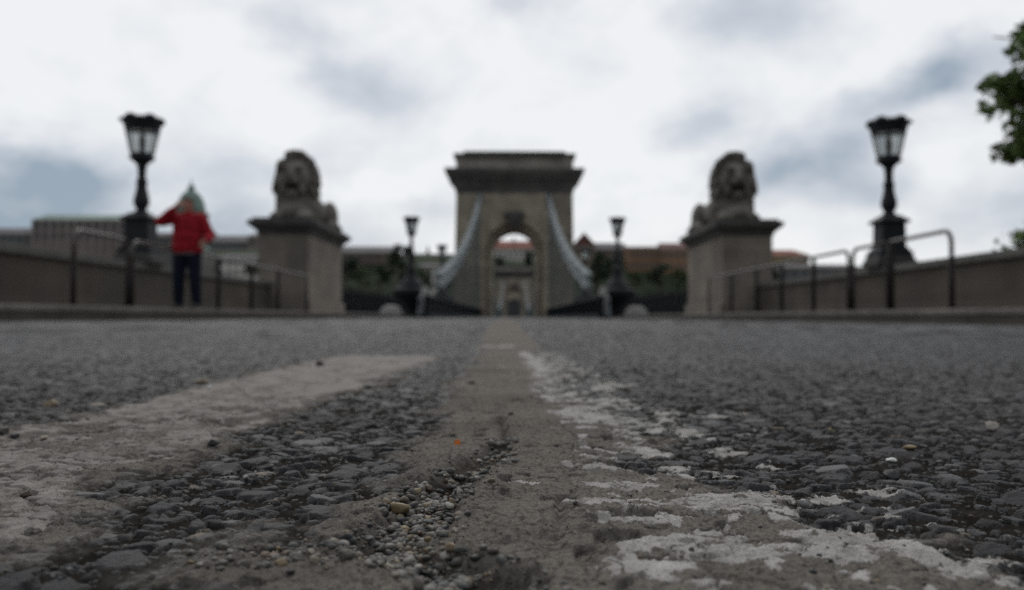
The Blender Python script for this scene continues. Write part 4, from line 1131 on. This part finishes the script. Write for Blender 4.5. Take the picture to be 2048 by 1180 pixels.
# dome
c0 = at(379, 445, 600)
t = thing('palace_dome', 'green copper dome of the palace behind the head of the red jacket', 'dome', tuple(c0), GB)
MB().lathe([(11.5, -30), (11.5, 4), (12.2, 4.3), (12.2, 5.5), (11.0, 5.6)], 16).build('drum', M['wall_grey'], t)
MB().lathe([(9.9, 5.61), (9.7, 8), (9.0, 12), (7.6, 16), (5.5, 19), (3.2, 21), (2.4, 21.4), (2.3, 23.4), (2.8, 23.6), (1.9, 24.6), (0.7, 25.2), (0.35, 28.0), (0.1, 30)], 24).build('copper_shell', M['copper_green'], t, smooth=True)
for q in range(12):
    a = 2 * math.pi * q / 12
    MB().box(-0.8, 0.8, -0.3, 0.3, -3, 2.5).build('window', M['window_dark'], t).matrix_local = Matrix.Translation((11.45 * math.cos(a), 11.45 * math.sin(a), 0)) @ Matrix.Rotation(a + math.pi / 2, 4, 'Z')
building('riverside_house', 'pale riverside house glimpsed above the left parapet by the pedestal', 436, 520, 516, 560, 480, 'wall_white', 'roof_grey', 7, cols=6, rows=2)
building('riverside_house', 'grey riverside house glimpsed above the parapet between lamp and person', 268, 400, 500, 560, 485, 'wall_grey', 'copper_green', 7, cols=8, rows=2)
building('long_building', 'brown long building with grey roof right of the left lion pedestal', 640, 792, 505, 560, 520, 'wall_brown', 'roof_grey', 14, cols=12, rows=2)
building('white_mansion', 'white mansion with red roof framed by the tower arch', 966, 1088, 496, 545, 540, 'wall_white', 'roof_red', 17, cols=11, rows=2, chimneys=3, hip=5)
building('gabled_house', 'steep gabled brown house just right of the tower', 1146, 1190, 490, 560, 520, 'wall_brown', 'roof_dark_red', 26, cols=3, rows=2, gable_front=True)
building('slate_house', 'low house with lilac grey roof between gabled house and right deck lamp', 1191, 1252, 497, 560, 528, 'wall_brown', 'roof_grey', 15, cols=5, rows=1)
building('orange_building', 'long orange brown building right of the near right deck lamp', 1254, 1322, 494, 560, 515, 'wall_orange', 'roof_dark_red', 5, cols=7, rows=2)
building('orange_building', 'taller orange building with dark red roof beside the right pedestal', 1323, 1440, 496, 560, 512, 'wall_orange', 'roof_dark_red', 14, cols=9, rows=2)
building('yellow_house', 'yellow house with red tiled roof right of the right lion pedestal', 1500, 1618, 508, 560, 500, 'wall_yellow', 'roof_red', 13, cols=8, rows=1, hip=6)
building('riverside_house', 'low grey house below the yellow house, above the right parapet', 1560, 1720, 532, 570, 470, 'wall_grey', 'roof_grey', 8, cols=8, rows=1)
building('riverside_house', 'pale low house on the quay beyond the small left deck lamp', 838, 880, 532, 575, 465, 'wall_white', 'roof_grey', 6, cols=3, rows=2)
t = thing('tunnel_portal', 'dark arched tunnel mouth in a stone front, framed by the far tower', 'tunnel portal', (0, 446, -2.6), GB)
MB().prism(arch_poly(14, 14, 0, 15.5, 4.6, 7.2), 0, 1.2).build('stone_front', M['tower_stone'], t)
MB().box(-14.5, 14.5, -0.5, 1.4, 15.501, 16.4).build('cornice', M['dark_stone'], t)
MB().box(-6, 6, 1.21, 30, -0.2, 13).build('tunnel_shade_block', M['window_dark'], t)  # solid dark-coloured block stands for the shade inside the tunnel
c0 = at(855, 545, 620)
t = thing('church_tower', 'pale church tower with pointed spire far left of the main tower', 'church tower', tuple(c0), GB)
MB().box(-2.6, 2.6, -2.6, 2.6, -20, 9).build('shaft', M['wall_white'], t)
MB().lathe([(3.6, 9.01), (1.6, 13), (0.1, 19.5)], 8, rot=math.pi / 8).build('spire', M['wall_grey'], t)
MB().box(-0.7, 0.7, -2.7, -2.5, 3, 7).build('window', M['window_dark'], t)
c0 = at(1383, 480, 640)
t = thing('church_tower', 'thin far spire just left of the right lion pedestal cornice', 'church tower', tuple(c0), GB)
MB().box(-2.0, 2.0, -2, 2, -20, 7).build('shaft', M['wall_grey'], t)
MB().lathe([(2.8, 7.01), (1.0, 10), (0.12, 16)], 8, rot=math.pi / 8).build('spire', M['roof_grey'], t)

# ================================================================== trees
def crown_faces(b, c, r, n, leaf, rnd, flat=0.75):
    """a clump of small leaf faces round c"""
    for _ in range(n):
        while True:
            p = Vector((rnd.uniform(-1, 1), rnd.uniform(-1, 1), rnd.uniform(-1, 1)))
            if p.length < 1: break
        p = Vector((p.x * r, p.y * r, p.z * r * flat)) + c
        u = Vector((rnd.gauss(0, 1), rnd.gauss(0, 1), rnd.gauss(0, 0.6))).normalized()
        w = u.cross(Vector((rnd.gauss(0, 1), rnd.gauss(0, 1), rnd.gauss(0, 1)))).normalized()
        s = leaf * rnd.uniform(0.6, 1.3)
        b.add([p - u * s, p + w * s * 0.55, p + u * s, p - w * s * 0.5], [(0, 1, 2, 3)])

def far_tree(h, spread, seed, m):
    rnd = random.Random(seed)
    t = bpy.data.objects.new('tree', None); COL.objects.link(t)
    tr = MB().tube([(0, 0, -3), (0.1, 0, h * 0.25), (0.2, 0.1, h * 0.5), (0.1, 0, h * 0.8)], [h * 0.035, h * 0.028, h * 0.02, h * 0.006], 8)
    b = MB()
    for k in range(16):
        a = rnd.uniform(0, 6.28); z = h * rnd.uniform(0.22, 0.92)
        wd = spread * (1 - ((z / h - 0.5) / 0.55) ** 2) ** 0.5 * rnd.uniform(0.35, 0.85)
        c = Vector((wd * math.cos(a), wd * math.sin(a), z))
        tr.tube([(0.1, 0, z * 0.6), (c.x * 0.5, c.y * 0.5, z * 0.85), tuple(c)], [h * 0.012, h * 0.008, h * 0.003], 5)
        crown_faces(b, c, spread * rnd.uniform(0.28, 0.45), 90, h * 0.04, rnd)
    b.build('crown', m, t); tr.build('trunk', M['bark'], t)
    return t
protos = [far_tree(14, 6.5, 1, M['leaf_dark']), far_tree(14, 6.0, 2, M['leaf_mid']), far_tree(18, 5.5, 3, M['leaf_dark'])]
TREES = [(690, 575, 512, 0, 455, 'dark tree at the inner side of the left lion pedestal'), (725, 580, 540, 1, 450, 'low mid green tree left of the near left deck lamp, with clear top'),
         (760, 580, 532, 0, 452, 'rounded dark tree just left of the near left deck lamp'), (800, 575, 492, 2, 458, 'tall dark tree rising behind the near left deck lamp'),
         (848, 585, 540, 1, 450, 'mid green tree between the two left deck lamps'), (893, 585, 548, 0, 452, 'dark tree beside the lower left chain of the tower'),
         (994, 552, 514, 0, 470, 'dark tree in the left of the arch before the white mansion'), (1062, 552, 503, 2, 472, 'taller dark tree in the right of the arch before the white mansion'),
         (1028, 556, 530, 1, 468, 'low green tree in the middle of the arch'),
         (1193, 575, 505, 2, 455, 'tall dark tree behind the far right deck lamp'), (1222, 575, 512, 0, 452, 'dark tree just left of the near right deck lamp'),
         (1268, 580, 545, 1, 450, 'low mid green tree just right of the near right deck lamp'), (1320, 580, 524, 0, 455, 'broad dark tree before the orange buildings'),
         (1358, 580, 538, 1, 452, 'mid green tree by the inner side of the right pedestal'), (506, 560, 527, 0, 450, 'small dark tree at the outer side of the left lion pedestal'),
         (1540, 570, 528, 0, 455, 'small dark tree just right of the right lion pedestal')]
used = set()
for (px, yb, yt, k, Y, lab) in TREES:
    a = at(px, yb, Y); hh = (yb - yt) / FPX * Y
    o = protos[k] if k not in used else dup(protos[k], (0, 0, 0), lab)
    used.add(k)
    tag(o, lab, 'tree', 'trees on the far bank')
    o.location = a; f = hh / (18 if k == 2 else 14) * 1.05
    o.scale = (max(f, 0.75), max(f, 0.75), f); o.rotation_euler.z = px * 0.7
# continuous shrubbery along the far bank
rnd = random.Random(9); b = MB()
for k in range(300):
    x = rnd.uniform(-260, 260); y = rnd.uniform(446, 500); z = -3 + max(0, (y - 455)) * 0.35
    crown_faces(b, Vector((x, y, z + rnd.uniform(0, 7))), rnd.uniform(3, 6), 26, 0.9, rnd)
tag(b.build('shrubbery', M['leaf_mid']), 'dense green shrubbery covering the far river bank', 'shrubbery', kind='stuff')

# near tree at the right, most of it outside the frame
def near_tree(label, loc, h):
    rnd = random.Random(21)
    t = thing('plane_tree', label, 'tree', loc)
    tr = MB().tube([(0, 0, -0.2), (0.05, 0, 1.2), (0.0, 0.1, 3.0), (0.15, 0, 5.0), (0.1, 0.1, 7.5)], [0.30, 0.23, 0.19, 0.14, 0.05], 12)
    b = MB()
    ends = []
    LIMBS = [(-2.75, -0.3, 5.35), (-2.6, 0.5, 4.95), (-2.95, 0.1, 4.45), (-3.0, -0.3, 4.1), (-2.7, 0.6, 3.7), (-2.95, 0.0, 3.6), (-2.7, -0.4, 3.4), (-2.75, 0.3, 1.78), (-3.0, 0.4, 5.6), (-3.05, -0.5, 5.0), (-3.15, 0.5, 4.7), (-3.1, -0.2, 3.75), (-3.1, 0.4, 3.45), (-3.1, 0.0, 4.3)]
    for k in range(40):
        z = rnd.uniform(1.8, 7.4); a = rnd.uniform(-2.0, 2.0)
        L = 3.0 * (1 - abs(z - 4.4) / 5.2) * rnd.uniform(0.75, 1.1)
        e_ = Vector((L * math.cos(a), L * math.sin(a), z + rnd.uniform(0.0, 0.7)))
        if k < len(LIMBS): e_ = Vector(LIMBS[k]); z = e_.z - 0.35
        m_ = Vector((e_.x * 0.5, e_.y * 0.5, z + 0.15))
        tr.tube([(0.05, 0, z - 0.5), tuple(m_), tuple(e_)], [0.06, 0.035, 0.012], 6)
        for q in range(9):
            f = rnd.uniform(0.35, 0.97)
            p = Vector((e_.x * f, e_.y * f, z + 0.3 * f)) + Vector((rnd.uniform(-0.3, 0.3), rnd.uniform(-0.3, 0.3), rnd.uniform(-0.3, 0.3)))
            tr.tube([(e_.x * f * 0.85, e_.y * f * 0.85, z + 0.2 * f), tuple(p)], [0.012, 0.005], 4)
            crown_faces(b, p, rnd.uniform(0.23, 0.43), 64, 0.10, rnd, 0.8)
    b.build('crown', M['leaf'], t); tr.build('trunk', M['bark'], t, smooth=True)
    return t
near_tree('leafy green tree entering the photo at the upper right edge', (12.28, 16.5, -0.06), 8)

# ================================================================== the person in the red jacket
def person(loc):
    t = thing('person', 'person in red jacket and dark jeans at the kerb, one elbow raised', 'person', loc)
    sh, el_, wr = Vector((-0.20, 0.0, 1.43)), Vector((-0.385, -0.11, 1.37)), Vector((-0.125, -0.215, 1.56))
    sh2, el2, wr2 = Vector((0.20, 0.0, 1.43)), Vector((0.335, 0.05, 1.17)), Vector((0.35, -0.15, 1.06))
    b = MB()
    b.ball((0, 0.0, 1.635), (0.076, 0.096, 0.115)).ball((0, -0.03, 1.57), (0.055, 0.065, 0.055))      # skull, jaw
    b.cap((0, -0.095, 1.645), (0, -0.113, 1.612), 0.012, 0.017)                                         # nose
    b.ball((0, -0.088, 1.578), (0.028, 0.012, 0.012)).ball((0, -0.083, 1.56), (0.024, 0.014, 0.010)).ball((0, -0.07, 1.528), (0.03, 0.03, 0.022))
    for s in (-1, 1):
        b.ball((s * 0.078, 0.01, 1.625), (0.012, 0.022, 0.032))
        b.ball((s * 0.032, -0.080, 1.655), (0.020, 0.014, 0.008)).ball((s * 0.031, -0.082, 1.638), (0.013, 0.012, 0.009))
    b.cap((0, 0.012, 1.40), (0, 0.0, 1.56), 0.062, 0.054)
    b.ball((0, 0.0, 1.28), (0.165, 0.105, 0.21)).ball((0, 0, 1.06), (0.145, 0.10, 0.18)).ball((0, 0.0, 0.93), (0.165, 0.11, 0.13))
    for (p, q, r_) in ((sh, el_, wr), (sh2, el2, wr2)):
        b.cap(p, q, 0.055, 0.042).cap(q, r_, 0.042, 0.028)
    legs = (((-0.105, 0, 0.90), (-0.125, -0.015, 0.48), (-0.135, 0.02, 0.07)), ((0.105, 0, 0.90), (0.135, -0.02, 0.48), (0.15, 0.02, 0.07)))
    for (p, q, r_) in legs:
        b.cap(p, q, 0.085, 0.055).cap(q, r_, 0.056, 0.037).cap(r_, (r_[0] * 1.08, r_[1] - 0.15, 0.035), 0.036, 0.03)
    def hand(w, d, side, curl):
        d = d.normalized(); sv = side.normalized(); n = d.cross(sv).normalized()
        c = w + d * 0.05
        b.ball(tuple(c), (0.040, 0.040, 0.040), 12, 8); b.cap(w, w + d * 0.085, 0.026, 0.034)
        for q in range(4):
            o = w + d * 0.085 + sv * (q - 1.5) * 0.020
            L = (0.072, 0.08, 0.075, 0.058)[q]
            m1 = o + d * L * 0.5 + n * curl * 0.3 * L; m2 = m1 + (d * (1 - curl) + n * curl).normalized() * L * 0.5
            b.cap(o, m1, 0.0095, 0.009, 8).cap(m1, m2, 0.009, 0.0075, 8)
        o = w + d * 0.03 + sv * 0.035; m1 = o + (d + sv * 0.9).normalized() * 0.04
        b.cap(o, m1, 0.012, 0.011, 8).cap(m1, m1 + (d * 1.0 + n * curl * 0.6).normalized() * 0.032, 0.011, 0.009, 8)
    hand(wr, Vector((0.08, 0.01, 0.10)), Vector((0.6, -0.2, -0.45)), 0.5)
    hand(wr2, Vector((-0.05, -0.10, -0.06)), Vector((-0.8, 0.2, 0.3)), 0.6)
    b.fuse('body', M['skin'], 0.0065, 2, t)
    j = MB()                                                           # jacket
    j.ball((0, 0.0, 1.27), (0.240, 0.150, 0.235)).ball((0, -0.005, 1.10), (0.242, 0.165, 0.21)).lathe([(0.20, 0.875), (0.222, 0.88), (0.240, 0.93), (0.238, 1.05)], 24)
    j.v = [(p[0], p[1] * (0.76 if p[2] < 1.06 and abs(p[1]) > 0.09 else 1.0), p[2]) for p in j.v]
    j.cap((-0.12, 0.0, 1.43), (0.12, 0.0, 1.43), 0.085, 0.085).cap((0, 0.015, 1.42), (0, 0.005, 1.50), 0.088, 0.080)
    for (p, q, r_) in ((sh, el_, wr), (sh2, el2, wr2)):
        e2 = q + (r_ - q) * 0.90
        j.cap(p, q, 0.096, 0.086).cap(q, e2, 0.084, 0.058)
    j.fuse('jacket', M['red_jacket'], 0.011, 3, t, disp=0.030, dscale=0.09)
    hm = MB().lathe([(0.212, 0.852), (0.22, 0.855), (0.218, 0.882), (0.20, 0.884)], 28)
    hm.v = [(p[0], p[1] * 0.72, p[2]) for p in hm.v]
    hm.build('shirt_hem', M['shirt'], t, smooth=True)
    d = MB().ball((0, 0.0, 0.90), (0.205, 0.140, 0.12))
    for (p, q, r_) in legs:
        d.cap(p, q, 0.122, 0.096).cap(q, (r_[0], r_[1], 0.11), 0.094, 0.082)
    d.fuse('jeans', M['denim'], 0.011, 3, t, disp=0.008, dscale=0.08)
    for (p, q, r_) in legs:
        s_ = MB().ball((r_[0] * 1.06, r_[1] - 0.075, 0.042), (0.050, 0.145, 0.046)).ball((r_[0] * 1.02, r_[1] + 0.01, 0.055), (0.045, 0.055, 0.055))
        s_.v = [(p_[0], p_[1], max(0.001, p_[2])) for p_ in s_.v]
        s_.fuse('shoe', M['shoe'], 0.01, 2, t)
    hr = MB().ball((0, 0.022, 1.675), (0.088, 0.096, 0.092)).ball((0, 0.05, 1.62), (0.080, 0.068, 0.085)).ball((0, -0.045, 1.728), (0.062, 0.05, 0.032))
    hr.fuse('hair', M['hair'], 0.009, 2, t, disp=0.012, dscale=0.02)
    return t
PP = Vector((-5.15, 13.75, 0.166))
person(PP)
